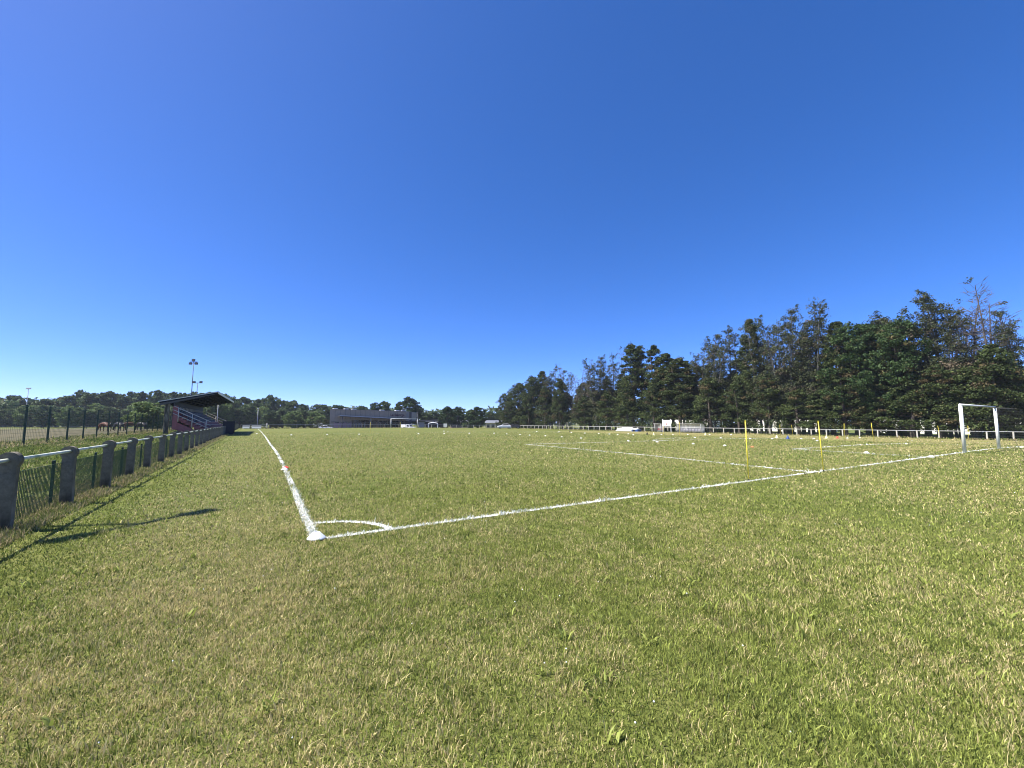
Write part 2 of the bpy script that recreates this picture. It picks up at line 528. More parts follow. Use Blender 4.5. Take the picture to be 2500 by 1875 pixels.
def paint_mat():
    m = bpy.data.materials.new("line_paint")
    m.use_nodes = True
    n, l = m.node_tree.nodes, m.node_tree.links
    b = n["Principled BSDF"]
    g = n.new("ShaderNodeNewGeometry")
    t = n.new("ShaderNodeTexNoise"); t.inputs["Scale"].default_value = 22; t.inputs["Detail"].default_value = 6; t.inputs["Roughness"].default_value = .8
    l.new(g.outputs["Position"], t.inputs["Vector"])
    t2 = n.new("ShaderNodeTexNoise"); t2.inputs["Scale"].default_value = .8; t2.inputs["Detail"].default_value = 4
    l.new(g.outputs["Position"], t2.inputs["Vector"])
    ad = n.new("ShaderNodeMath"); ad.operation = 'MULTIPLY_ADD'; ad.inputs[1].default_value = .7; ad.inputs[2].default_value = 0.0
    l.new(t2.outputs["Fac"], ad.inputs[0])
    a2 = n.new("ShaderNodeMath"); a2.operation = 'ADD'
    l.new(ad.outputs[0], a2.inputs[0]); l.new(t.outputs["Fac"], a2.inputs[1])
    r = n.new("ShaderNodeValToRGB")
    r.color_ramp.elements[0].position = .71; r.color_ramp.elements[0].color = (1, 1, 1, 1)
    r.color_ramp.elements[1].position = .95; r.color_ramp.elements[1].color = (0, 0, 0, 1)
    l.new(a2.outputs[0], r.inputs["Fac"])
    b.inputs["Base Color"].default_value = (.80, .80, .74, 1)
    b.inputs["Roughness"].default_value = .9
    l.new(r.outputs["Color"], b.inputs["Alpha"])
    return m
M_PAINT = paint_mat()

def seg_dist(u, v, pts):
    d = np.full(len(u), 9e9)
    for (a, b), (c, e) in zip(pts[:-1], pts[1:]):
        du, dv = c - a, e - b
        L2 = du * du + dv * dv
        if L2 < 1e-9: continue
        t = np.clip(((u - a) * du + (v - b) * dv) / L2, 0, 1)
        d = np.minimum(d, np.hypot(u - a - t * du, v - b - t * dv))
    return d

# the lawn: blades thin out with distance from where one stands, and grow into clumps
def lawn():
    r = np.random.default_rng(11)
    rho = lambda d: np.minimum(15000, 4.2 * 265000 / d ** 3 * (1 + d / 30))
    rs = np.geomspace(.9, 85, 6000)
    w = rho(rs) * rs * np.gradient(rs)
    fade = np.clip((85 - rs) / 50, 0, 1)
    w = w * fade
    half = R(66)
    N = int(w.sum() * 2 * half)
    d = np.interp(r.random(N), np.cumsum(w) / w.sum(), rs)
    a = (r.random(N) * 2 - 1) * half
    x, y = d * np.sin(a), d * np.cos(a)
    u, v = uvof(x, y)
    keep = u > -4.2
    x, y, u, v, d = x[keep], y[keep], u[keep], v[keep], d[keep]
    n = len(x)
    n1, n2, n3 = vnoise(u, v, .45, 1), vnoise(u, v, 1.7, 2), vnoise(u, v, 5.5, 3)
    n4 = vnoise(u, v, 9.0, 12)
    dryness = .025 + .33 * np.clip((n1 * .26 + n2 * .30 + n3 * .30 + n4 * .30 - .43) / .26, 0, 1)
    dryness += .22 * np.exp(-((u + 1.2) / 1.0) ** 2) + .20 * np.exp(-((u + 1.2) / 2.2) ** 2) * np.exp(-((v + 1) / 5) ** 2) - .25 * np.exp(-((u + 2.9) / .5) ** 2)
    dryness += np.clip((d - 10) / 60, 0, .15)
    dry = (r.random(n) < dryness).astype(float) * (.7 + .3 * r.random(n)) + .10 * r.random(n)
    lush = (vnoise(u, v, 3.1, 5) > .70) & (dryness < .45)
    humm = vnoise(u, v, 11.0, 6) * .6 + vnoise(u, v, 23.0, 8) * .4
    tint = np.clip(.02 + .98 * r.random(n) ** 1.25 + .5 * (humm - .5), 0, 1)
    h = (.012 + .034 * r.random(n) ** 1.3) * (.45 + 1.15 * humm) * (1 + .8 * lush * r.random(n))
    tallp = r.random(n) < .008
    h = np.where(tallp, h * 2.2, h)
    h = h * (1 + np.clip((d - 6) / 40, 0, .6))
    wid = np.maximum(.0026 + .0034 * r.random(n), .00115 * d * (.5 + .9 * r.random(n)))
    lean = .15 + 1.05 * r.random(n) ** 1.2
    z = zt(u, v) - .002
    painted = np.zeros(n, int)
    for i, (nm, (pts, lw)) in enumerate(LINES.items()):
        dd = seg_dist(u, v, pts)
        p = np.clip(1.0 - (dd - lw * .33) / (lw * .40), 0, 1) * .66
        if nm == "touchline": p = p * 1.0
        painted = np.where((r.random(n) < p) & (painted == 0), i + 1, painted)
    out = {}
    k = painted == 0
    me = blades(x[k], y[k], z[k], h[k], wid[k], tint[k], np.clip(dry[k], 0, 1), lean[k], 3, M_GRASS, "lawn_grass")
    tag(link("grass", me), kind="stuff")
    for i, nm in enumerate(LINES):
        k = painted == i + 1
        if k.sum() > 3:
            out[nm] = blades(x[k], y[k], z[k], h[k] * 1.1, wid[k] * 1.25, tint[k], np.zeros(k.sum()), lean[k], 4, M_PAINTED, nm)
    # broad-leaved weeds: little rosettes among the blades
    nw = 220
    dw = 1.4 + 16 * r.random(nw) ** 1.5
    aw = (r.random(nw) * 2 - 1) * half
    xw, yw = dw * np.sin(aw), dw * np.cos(aw)
    k8 = 9
    xw, yw, dw8 = np.repeat(xw, k8), np.repeat(yw, k8), np.repeat(dw, k8)
    xw = xw + r.normal(0, .028, len(xw)); yw = yw + r.normal(0, .028, len(yw))
    uw, vw = uvof(xw, yw)
    ok = uw > -3.2
    me = blades(xw[ok], yw[ok], zt(uw[ok], vw[ok]) + .004, .05 + .065 * r.random(ok.sum()), .008 + .010 * r.random(ok.sum()) + .0006 * dw8[ok], .35 + .5 * r.random(ok.sum()), .08 * r.random(ok.sum()), .5 + .9 * r.random(ok.sum()), 14, M_GRASS, "lawn_weeds")
    tag(link("lawn_weeds", me), kind="stuff")
    # little white clover heads
    nf = 260
    df = 1.6 + 26 * r.random(nf) ** 1.3
    af = (r.random(nf) * 2 - 1) * half
    xf, yf = df * np.sin(af), df * np.cos(af)
    uf, vf = uvof(xf, yf)
    ok = (uf > -3.4) & (vnoise(uf, vf, 1.1, 9) > .52)
    b = MB()
    for X, Y, D in zip(xf[ok], yf[ok], df[ok]):
        s = .0028 + .0026 * random.random() + .00035 * D
        Z = gz(X, Y) + .03 + .03 * random.random()
        b.lathe([(0.0005, -s * .7), (s, 0), (s * .6, s * .7), (0.0005, s)], 6, (X, Y, Z))
    tag(b.build("clover_flowers", M_PETAL), kind="stuff")
    return out
random.seed(3)
painted = lawn()

for nm, (pts, lw) in LINES.items():
    b = MB()
    P = []
    for p, q in zip(pts[:-1], pts[1:]):                 # densify, so the strip follows the terrain and wanders a little
        k = max(1, int(math.hypot(q[0] - p[0], q[1] - p[1]) / 1.2))
        P += line_pts(p, q, k + 1)[:-1]
    P.append(pts[-1])
    rr = random.Random(len(nm))
    vs, fs = [], []
    for i, p in enumerate(P):
        a, c = P[max(i - 1, 0)], P[min(i + 1, len(P) - 1)]
        t = np.array([c[0] - a[0], c[1] - a[1]]); t = t / (np.linalg.norm(t) + 1e-9)
        nn = np.array([-t[1], t[0]])
        j = (rr.random() - .5) * .02
        for s in (-1, 1):
            e = np.array(p) + nn * (s * lw / 2 * (.85 + .3 * rr.random()) + j)
            ex, ey = xy(e[0], e[1])
            vs.append(at_uv(e[0], e[1], .006 + .0008 * list(LINES).index(nm) + .026 * min(1, max(0, (math.hypot(ex, ey) - 13) / 14))))
    for i in range(len(P) - 1): fs.append((2 * i, 2 * i + 2, 2 * i + 3, 2 * i + 1))
    b.add(vs, fs)
    me = b.mesh(nm, M_PAINT)
    if nm in painted:                                   # strip and standing blades in one object
        bm = bmesh.new(); bm.from_mesh(me)
        for f in bm.faces: f.material_index = 0
        n0 = len(bm.faces)
        bm.from_mesh(painted[nm]); bm.faces.ensure_lookup_table()
        for f in bm.faces[n0:]: f.material_index = 1
        bm.to_mesh(me); bm.free()
        me.materials.append(M_PAINTED)
    tag(link(nm, me), kind="structure")

# longer dry grass: under the old fence, along the verge and at the foot of the tall fence
def long_grass(name, u0, u1, v0, v1, n, hmin, hmax, dryp, seed, wmul=1.0, edge=0.0):
    r = np.random.default_rng(seed)
    v = v0 + (v1 - v0) * r.random(n) ** 1.7
    u = u0 + (u1 - u0) * r.random(n)
    if edge: u = np.where(r.random(n) < .5, u, u0 + (u1 - u0) * (.5 + .5 * r.random(n))); 
    x, y = xy(u, v)
    d = np.hypot(x, y)
    cl = vnoise(u * 1.5, v, 1.3, seed + 1)
    keep = r.random(n) < .25 + cl
    u, v, x, y, d, cl = u[keep], v[keep], x[keep], y[keep], d[keep], cl[keep]
    n = len(u)
    h = (hmin + (hmax - hmin) * r.random(n) ** 1.4) * (.5 + cl)
    w = np.maximum(.005, .0016 * d) * wmul
    dry = np.clip((r.random(n) < dryp + .5 * (vnoise(u, v, .5, seed + 2) - .5)) * (.6 + .4 * r.random(n)), 0, 1)
    me = blades(x, y, zt(u, v) - .003, h, w, r.random(n), dry, .1 + .9 * r.random(n), seed, M_TALL, name)
    return tag(link(name, me), kind="stuff")
long_grass("fence_grass", -4.4, -3.4, -1.5, 60, 80000, .03, .13, .60, 21, .6)
long_grass("verge_grass", -11.0, -4.4, 0, 80, 150000, .05, .16, .10, 31, .8)
long_grass("verge_weeds", -14.5, -11.0, 12, 100, 26000, .05, .24, .60, 41, .8)
long_grass("far_rail_grass", 72.2, 74.5, -4, 110, 9000, .10, .32, .55, 51, 1.0)
long_grass("far_end_grass", -4, 74, 110.8, 113.0, 9000, .08, .25, .5, 61, 1.0)

# ------------------------------------------------------------------ fences
def concrete_post(b_h=1.14):
    b = MB()
    prof = [(-.088, -.05), (.088, -.05), (.088, .91)]
    for a in np.linspace(-.65, math.pi + .65, 15):
        prof.append((.122 * math.cos(a), 1.005 + .122 * math.sin(a)))
    prof.append((-.088, .91))
    b.prism(prof, -.06, .06, axis='y')
    return b
lf = thing("post_and_rail_fence", at_uv(-3.8, 0), YAW, "old concrete post fence with round topped posts, worn white rail and green wire mesh", "fence")
pm = concrete_post().mesh("post", M_CONC)
vlist = [.40 + 2.41 * k for k in range(0, 46)]
rr = random.Random(4)
for v in vlist:
    o = link("post", pm, lf)
    o.location = (rr.uniform(-.02, .02), v, rr.uniform(-.03, .02))
    o.rotation_euler = (rr.uniform(-.02, .02), rr.uniform(-.025, .025), rr.uniform(-.03, .03))
b = MB()
for a, c in zip([-2.2] + vlist[:-1], vlist):
    b.tube([(0, a, 1.02), (0, c, 1.02 + rr.uniform(-.008, .008))], .028, 10)
b.build("top_rail", M_RAIL, lf, True)
b = MB()
v = -1.5
while v < 60:
    st = .055 if v < 11 else (.11 if v < 24 else .3)
    w = .008 if v < 11 else .009
    b.bar((-.10, v, .03), (-.10, v, .80), w)
    v += st
for z in (.05, .2, .35, .5, .65, .80):
    b.bar((-.106, -1.5, z), (-.106, 60, z), .006)
b.build("wire_mesh", M_GREENW, lf)
for v in (1.6, 4.95, 7.4, 9.8, 12.2, 17):
    b = MB(); b.box(-.17, -.13, v, v + .05, 0, .86); b.build("mesh_stake", M_GREENP, lf)

tf = thing("mesh_fence", at_uv(-12, 0), YAW, "tall dark green wire mesh fence with slim square posts beside the dry field", "fence")
b = MB(); b.box(-.045, .045, -.045, .045, -.05, 2.32, .01)
pmm = b.mesh("post", M_GREENP)
tv = [22.45 + 3.27 * k for k in range(0, 28)]
for v in tv:
    o = link("post", pmm, tf); o.location = (0, v, 0)
b = MB()
for a, c in zip(tv[:-1], tv[1:]):
    if a > 80: break
    for z in (.1, .3, .5, .7, .9, 1.1, 1.3, 1.5, 1.7, 1.9, 2.1, 2.22): b.bar((.05, a, z), (.05, c, z), .010 if z < 2.2 else .022)
    for k in range(1, 16): b.bar((.056, a + (c - a) * k / 16, .08), (.056, a + (c - a) * k / 16, 2.22), .007)
b.build("wire_mesh", M_GREENW, tf)

rf = thing("rail_fence", at_uv(73, 0), YAW, "long white painted post and rail fence before the dark evergreen row", "fence")
b = MB(); b.box(-.06, .06, -.07, .07, -.1, 1.0, .02)
pmr = b.mesh("post", M_CONCW)
rv = [-1.6 + 2.035 * k for k in range(0, 55)]
for v in rv:
    o = link("post", pmr, rf); o.location = (rr.uniform(-.03, .03), v, rr.uniform(-.02, .02)); o.rotation_euler = (rr.uniform(-.02, .02), rr.uniform(-.03, .03), 0)
b = MB(); b.tube([(-.005, -3, .985), (-.005, rv[-1], .985)], .042, 8)
b.build("top_rail", M_RAILW, rf, True)
b = MB()
for z in (.25, .5, .75): b.bar((.03, -3, z), (.03, rv[-1], z), .012)
b.build("fence_wire", M_GREENW, rf)

ef = thing("end_fence", at_uv(-3.8, 112), YAW, "low grey post and rail fence with wire infill across the far end of the pitch", "fence")
b = MB(); b.box(-.06, .06, -.06, .06, -.1, 1.08, .02)
pme = b.mesh("post", M_CONC); pme2 = b.mesh("post", M_CONCW)
for k in range(39):
    o = link("post", pme if k < 20 else pme2, ef); o.location = (.4 + 1.98 * k, rr.uniform(-.02, .02), float(zt(-3.8 + 1.98 * k, 112)) - float(zt(-3.8, 112)))
b = MB()
for k in range(38):
    z0 = float(zt(-3.8 + 1.98 * k, 112) - zt(-3.8, 112)); z1 = float(zt(-1.82 + 1.98 * k, 112) - zt(-3.8, 112))
    b.bar((.4 + 1.98 * k, -.065, 1.02 + z0), (2.38 + 1.98 * k, -.065, 1.02 + z1), .07, .07)
b.build("top_rail", M_BOARD, ef)
b = MB()
for k in range(38 * 3):
    uu = .4 + 1.98 * k / 3; z0 = float(zt(-3.8 + uu, 112) - zt(-3.8, 112))
    b.bar((uu, .02, z0 + .05), (uu, .02, z0 + .95), .02)
b.build("wire_mesh", M_GREENW, ef)

pf0 = at_y(-60, 1040, 104); pf0.z = gz(pf0.x, pf0.y)
pf = thing("paddock_fence", pf0, 0, "thin paddock fence of slim wooden posts and two tapes across the dry field", "fence")
b = MB(); b.tube([(0, 0, -.05), (0, 0, 1.2)], .055, 6)
pmp = b.mesh("post", M_BROWNW)
for k in range(12):
    o = link("post", pmp, pf); o.location = (4.4 * k, 1.1 * k, 0)
b = MB()
for z in (.65, 1.12): b.bar((0, 0, z), (48.4, 12.1, z), .03, .05)
b.build("tape", M_BOARD, pf)

# ------------------------------------------------------------------ goals
def goal(name, u, v, facing, label, net=True):
    """origin between the posts on the goal line; the net runs to local -y * facing"""
    t = thing(name, at_uv(u, v), YAW, label, "football goal", "football goals")
    s = -facing
    for x in (-3.66, 3.66):
        b = MB(); b.tube([(x, 0, -.05), (x, 0, 2.44)], .075, 14); b.build("post", M_GOAL, t, True)
    b = MB(); b.tube([(-3.735, 0, 2.49), (3.735, 0, 2.49)], .05, 14); b.build("crossbar", M_GOAL, t, True)
    if net:
        b = MB()
        top, low = 1.0, 2.0
        n = 40
        for i in range(n + 1):
            x = -3.66 + 7.32 * i / n
            b.tube([(x, s * .05, 2.44), (x, s * top, 2.36), (x, s * low, .02)], .0016, 3, False)
        for k in range(15):
            f = k / 14
            y, z = top + (low - top) * f, 2.36 + (.02 - 2.36) * f
            b.tube([(-3.66, s * .05, 2.44 * (1 - f) + .02 * f), (-3.66, s * y, z), (3.66, s * y, z), (3.66, s * .05, 2.44 * (1 - f) + .02 * f)], .0016, 3, False)
        b.build("net", M_NET, t)
        b = MB()
        for x in (-3.66, 3.66): b.tube([(x, 0, 2.42), (x, s * top, 2.36), (x, s * low, .02)], .009, 6)
        b.build("net_support", M_DSTEEL, t, True)
    return t
goal("football_goal", PW / 2, 0, 1, "white football goal on the near goal line, seen close and from the side")
goal("football_goal", PW / 2, PL, -1, "small distant white football goal at the far end, in front of the grey hall", False)

# ------------------------------------------------------------------ training gear
def pole(px0, py0, px1, py1, label, h=1.62, r=.0135, name="slalom_pole", m=M_YELLOW, grp="yellow training poles"):
    g = ground(px0, py0)
    top = at_y(px1, py1, g.y)
    t = thing(name, g, 0, label, "training pole", grp)
    d = (top - g); d = d.normalized() * h if h else d
    b = MB(); b.tube([(0, 0, -.02), d * .985], r, 10); b.build("shaft", m, t, True)
    b = MB(); b.tube([d * .985, d], [r * 1.25, r * .8], 10); b.build("cap", m, t, True)
    b = MB(); b.tube([(0, 0, -.01), d.normalized() * .05], [r * 2.2, r * 1.2], 10); b.build("spike_collar", M_BLACK, t, True)
    return t
POLES = [
 (1828, 1173.5, 1819, 1020, "tall yellow training pole standing on the goal line just outside the penalty box"),
 (2011, 1151, 1997, 1025, "yellow training pole on the goal line where the penalty box begins, leaning slightly"),
 (2061, 1076.7, 2060.7, 1032.4, "thin yellow pole at the far penalty box, straight in front of a rail post"),
 (2134.5, 1082, 2127, 1033.3, "thin leaning pale yellow pole near the goal on the far line"),
 (1905, 1063.5, 1904, 1038, "short upright yellow pole before the rail fence beside the blue cone"),
 (1936, 1064.5, 1933, 1039.7, "short tilted yellow pole before the rail fence, to the right of the blue cone"),
 (2295.4, 1073, 2289.8, 1042, "leaning yellow pole by the rail fence, just outside the near goal post"),
 (2365, 1075.2, 2363, 1042, "yellow pole by the rail fence, seen inside the goal mouth"),
 (1658.5, 1066, 1659, 1030.5, "faint yellow pole in front of the large clear shelter"),
 (1620, 1065, 1619.5, 1032, "faint yellow pole in front of the white sign board"),
 (977, 1058, 977, 1025, "faint yellow pole seen inside the distant goal mouth"),
 (904, 1058, 905, 1026, "faint yellow pole in front of the glazed hall entrance"),
]
for p in POLES: pole(*p)
for px, pt, lab in ((1384.5, 1031, "thin pale post by the rail fence behind the black cone"), (1406.8, 1033, "thin pale post by the rail fence, to the right of the black cone")):
    q = at_u(px, 1040, 73.6); g = Vector((q.x, q.y, gz(q.x, q.y)))
    b = MB(); hh = at_y(px, pt, q.y).z - g.z
    b.tube([(0, 0, -.05), (0, 0, hh)], [.06, .045], 8).tube([(0, 0, hh), (0, 0, hh + .06)], [.06, .03], 8)
    o = b.build("thin_post", M_CONCW, None, True); o.location = g; tag(o, lab, "post", "thin pale posts")

def disc_mesh(name, m, r=.105, h=.062):
    b = MB()
    b.lathe([(r, .0), (r, .006), (r * .95, .012), (r * .36, h * .97), (r * .31, h), (r * .27, h * .97), (r * .28, h * .86), (r * .36, h * .82), (r * .90, .008), (r * .97, 0)], 28)
    return b.mesh(name, m, True)
D_W, D_R, D_O, D_Y = disc_mesh("disc_cone", M_WHITE), disc_mesh("disc_cone", M_RED), disc_mesh("disc_cone", M_ORANGE), disc_mesh("disc_cone", M_LYEL)
D_BIG = disc_mesh("disc_cone", M_WHITE, .118, .085)
def disc(px, py, me, label, grp, tilt=(0, 0), z=.004):
    g = ground(px, py)
    o = link("disc_cone", me)
    o.location = (g.x, g.y, g.z + z + (.03 if g.y > 8 else 0.012)); o.rotation_euler = (tilt[0], tilt[1], 0)
    d = max(0, g.y - 40) / 60
    o.scale = (1 + .3 * d, 1 + .3 * d, 1 + 1.0 * d)      # the far row uses larger dome cones
    return tag(o, label, "disc cone", grp)
disc(772, 1317, D_BIG, "large white disc cone sitting on the painted corner of the pitch", "disc cones on the pitch")
disc(697, 1146.5, D_R, "red disc cone lying on the white touchline", "disc cones on the pitch", (.12, -.1), .02)
disc(694.5, 1149, D_W, "white disc cone half under the red disc on the touchline", "disc cones on the pitch")
disc(1836.8, 1093, D_O, "single orange disc cone inside the penalty box, right of the yellow pole", "disc cones on the pitch")
disc(2213, 1085.5, D_Y, "pale yellow disc cone in the dry patch before the goal", "disc cones on the pitch")
disc(2494, 1094, D_Y, "yellow disc cone behind the goal at the very edge", "disc cones on the pitch")
disc(2273, 1118, D_BIG, "large white disc cone on the goal line near the goal post", "disc cones on the pitch")
disc(2115.5, 1108, D_BIG, "large white disc cone on the side line of the goal area", "disc cones on the pitch")
ROWW = [(627, 1060), (711.5, 1063), (798.5, 1062), (877, 1061.3), (1021.6, 1059.3), (1084.7, 1059.2), (1146, 1058.8), (1206.5, 1058.6), (1237, 1060.4), (1269.4, 1062.3),
        (1293, 1063.5), (1331.5, 1065.3), (1371.5, 1067.9), (1418.6, 1070.8)]
for i, p in enumerate(ROWW):
    disc(*p, D_W, f"white disc cone, {ordinal(i)} from the touchline in the long curved row across midfield", "disc cones on the pitch")
FARW = [(1083.8, 1053.5), (1310.5, 1054.3), (1364.8, 1055.3), (1395, 1056.8), (1428, 1058.4), (1462, 1059.4), (1487.7, 1060.8), (1508, 1061.6), (1534, 1060.4), (1546, 1062.8),
        (1614.7, 1061.6), (1643, 1061.6), (1679, 1061.8), (1732.6, 1062), (1785, 1062.2)]
for i, p in enumerate(FARW):
    disc(*p, D_W, f"tiny white disc cone, {ordinal(i)} from the left in the farthest row below the rail fence", "disc cones on the pitch")
NEARW = [(1533.6, 1077.5, "white disc cone on the front line of the penalty box"), (1605, 1080.5, "white disc cone just inside the penalty arc"),
         (1692.5, 1085.2, "white disc cone in the middle of the penalty box, between two others"), (1769.3, 1089.3, "white disc cone in the penalty box, left of the yellow pole")]
for x, y, l in NEARW: disc(x, y, D_W, l, "disc cones on the pitch")
RIGHTW = [(1696.6, 1069.2), (1760, 1070.4), (1831.6, 1072.4), (1885, 1072.6), (1956.4, 1072.2), (1987, 1071.8), (1995, 1077.3), (2069, 1070.6), (2099, 1070)]
for i, p in enumerate(RIGHTW):
    disc(*p, D_W, f"small white disc cone, {ordinal(i)} from the left along the far side of the penalty box", "disc cones on the pitch")

def tall_cone(px, py, hpx, m, label, w=.15):
    g = ground(px, py)
    h = hpx * g.y / F
    b = MB()
    b.box(-w, w, -w, w, 0, .025, .03)
    b.lathe([(w * .72, .02), (w * .68, .05), (w * .16, h * .98), (w * .1, h)], 18)
    o = b.build("training_cone", m, None, True); o.location = g
    return tag(o, label, "cone", "tall training cones")
tall_cone(1391.5, 1054.8, 5.0, M_BLACK, "tiny black training cone before the far rail fence, alone")
tall_cone(1580, 1061, 6.4, M_BLACK, "black training cone to the right of the cream covered heap", .17)
tall_cone(1596, 1062.5, 6.4, M_LYEL, "pale yellow training cone in front of the small clear shelter", .17)
tall_cone(1722, 1062.5, 6.4, M_LYEL, "pale yellow training cone beside the right end of the large clear shelter", .17)
tall_cone(1896.7, 1069.5, 7.5, M_LYEL, "pale yellow training cone left of the blue cone", .2)
tall_cone(1923.5, 1072, 8.6, M_BLUE, "dark blue training cone on the far side of the pitch", .24)
tall_cone(2018, 1070.5, 7.0, M_LYEL, "pale yellow training cone between the blue cone and the red cone", .2)
tall_cone(2044.4, 1070.0, 4.5, M_RED, "low red training cone beside the upright yellow pole", .2)

# ------------------------------------------------------------------ shelters, sign, covered heap
def shelter(px_front_near, px_front_far, u, label, seats):
    a, c = at_u(px_front_near, 1050, u), at_u(px_front_far, 1050, u)
    va, vc = uvof(a.x, a.y)[1], uvof(c.x, c.y)[1]
    L = vc - va
    t = thing("team_shelter", at_uv(u, va), YAW, label, "dugout", "clear team shelters")
    D, Ht = 1.15, 1.72
    prof = [(-.35, Ht + .02), (.0, Ht + .03), (.55, Ht)] + [(.55 + .6 * math.sin(k), Ht - .6 + .6 * math.cos(k)) for k in np.linspace(.2, math.pi / 2, 7)] + [(D, .12)]
    b = MB()
    vs = [(x, y, z) for y in (0.0, L) for x, z in prof]
    k = len(prof)
    b.add(vs, [(i, i + 1, k + i + 1, k + i) for i in range(k - 1)])
    b.build("curved_sheet", M_POLY, t, True)
    b = MB()
    nb = max(1, int(round(L / 1.0)))
    for j in range(nb + 1):
        y = L * j / nb
        b.tube([(x, y, z) for x, z in prof], .028, 6)
    for x, z in ((-.35, Ht + .02), (.55, Ht + .01), (D, .12), (D, .9)):
        b.tube([(x, -.02, z), (x, L + .02, z)], .03, 6)
    b.build("frame", M_RAILW, t, True)
    for y in (0.02, L - .02):
        b = MB(); b.tube([(0, y, -.05), (0, y, Ht)], .04, 8); b.build("front_post", M_RAILW, t, True)
    for y in (0.0, L):
        b = MB(); poly = [(.0, .1)] + [(0, Ht - .02)] + prof[2:-1] + [(D, .1)]
        b.add([(x, y + (.012 if y == 0 else -.012), z) for x, z in poly], [tuple(range(len(poly)))])
        b.build("end_sheet", M_POLY, t)
    for j in range(seats):
        y = L * (j + .5) / seats
        b = MB(); b.prism([(.55, .42), (.95, .40), (1.02, .80), (.98, .80), (.92, .46), (.55, .47)], y - .2, y + .2, axis='y')
        b.build("seat", M_MAROON if seats < 4 else M_GREYMARK, t)
    b = MB(); b.box(.62, .98, .05, L - .05, .30, .36); b.box(.7, .76, .1, .16, 0, .3); b.box(.7, .76, L - .16, L - .1, 0, .3)
    b.build("bench_beam", M_RAILW, t)
    return t
shelter(1711, 1653, 71.3, "long clear curved team shelter with white frame and seats by the rail fence", 8)
shelter(1613, 1598.5, 71.3, "short clear curved shelter with reddish seats, left of the white sign board", 3)

a, c = at_u(1638, 1040, 71.6), at_u(1618.5, 1040, 71.6)
va, vc = uvof(a.x, a.y)[1], uvof(c.x, c.y)[1]
sg = thing("sign_board", at_uv(71.6, va), YAW, "white notice board on two white posts between the clear shelters", "sign")
L = vc - va
for y in (0, L):
    b = MB(); b.box(-.05, .05, y - .05, y + .05, -.1, 2.62, .012); b.build("post", M_SIGN, sg)
    b = MB(); b.box(-.065, .065, y - .065, y + .065, 2.62, 2.70, .015); b.build("post_cap", M_SIGN, sg)
b = MB(); b.box(-.085, -.052, -.08, L + .08, 1.22, 2.46); b.build("board", M_SIGN, sg, bevel=.01)
b = MB(); b.box(-.10, -.088, -.08, L + .08, 2.40, 2.49); b.build("board_edge", M_SIGN, sg)
b = MB(); b.box(-.092, -.087, L * .45, L * .62, 1.52, 1.83); b.build("emblem", M_MARK, sg)
b = MB()
for k in range(9): b.box(-.092, -.087, .08 + k * (L - .16) / 9, .08 + (k + .62) * (L - .16) / 9, 2.16, 2.24)
b.build("text_line", M_GREYMARK, sg)

a, c = at_u(1546, 1050, 70.6), at_u(1509, 1050, 70.6)
va, vc = uvof(a.x, a.y)[1], uvof(c.x, c.y)[1]; L = vc - va
hp = thing("covered_heap", at_uv(70.6, va), YAW, "low heap covered by cream sheeting lying beside the rail fence", "sheeted heap")
b = MB()
rr = random.Random(9)
vs, fs = [], []
K = 10
for j in range(K + 1):
    y = L * j / K
    hgt = (.92 if 0 < j < K else .55) * (1 - .25 * (j / K) ** 2) * rr.uniform(.93, 1.05) if j < K else .30
    for i in range(9):
        an = math.pi * i / 8
        rx = .75 * (1 + .06 * rr.uniform(-1, 1))
        vs.append((-rx * math.cos(an), y + rr.uniform(-.08, .08), max(.0, hgt * math.sin(an) ** .55 * (1 + .04 * rr.uniform(-1, 1)))))
for j in range(K):
    for i in range(8): fs.append((j * 9 + i, j * 9 + i + 1, (j + 1) * 9 + i + 1, (j + 1) * 9 + i))
fs += [tuple(range(9)), tuple(range(K * 9, K * 9 + 9))[::-1]]
b.add(vs, fs); b.build("sheet", M_TARP, hp)
b = MB(); b.tube([(-.82, .05, .08), (-.86, L * .5, .10), (-.8, L - .1, .07)], .07, 8); b.build("edge_pole", M_RAILW, hp, True)
a, c = at_u(1562, 1050, 70.6), at_u(1547, 1050, 70.6)
va, vc = uvof(a.x, a.y)[1], uvof(c.x, c.y)[1]; L = vc - va
mt = thing("blue_mat", at_uv(70.6, va), YAW, "blue crash mat with a white cover folded over it, right of the cream heap", "mat")
b = MB(); b.box(-.6, .6, 0, L, 0, .45, .08); b.build("cushion", M_BLUE, mt)
b = MB(); b.prism([(-.62, .46), (.62, .46), (.62, .52), (.2, .66), (-.62, .54)], .35, L + .02, axis='y'); b.build("cover", M_TARP, mt)
b = MB(); b.box(-.625, .625, L - .9, L - .35, .02, .44); b.build("strap", M_BLACK, mt)

# dark dugout on the near touchline
dg = thing("dugout", at_uv(-4.12, 58.0), YAW, "dark navy box dugout at the pitch edge after the concrete fence, open to the pitch", "dugout")
b = MB()
b.box(0, .05, 0, 4.2, 0, 1.62)
b.box(.05, 1.15, 0, .05, 0, 1.62); b.box(.05, 1.15, 4.15, 4.2, 0, 1.62)
b.build("shell", M_NAVY, dg)
b = MB(); b.prism([(-.06, 1.622), (1.28, 1.622), (1.28, 1.68), (-.06, 1.70)], -.06, 4.26, axis='y'); b.build("roof", M_NAVY, dg)
b = MB(); b.box(.1, .5, .1, 4.1, .40, .46); b.box(.15, .2, .3, .36, 0, .40); b.box(.15, .2, 3.8, 3.86, 0, .40); b.build("bench", M_BROWNW, dg)

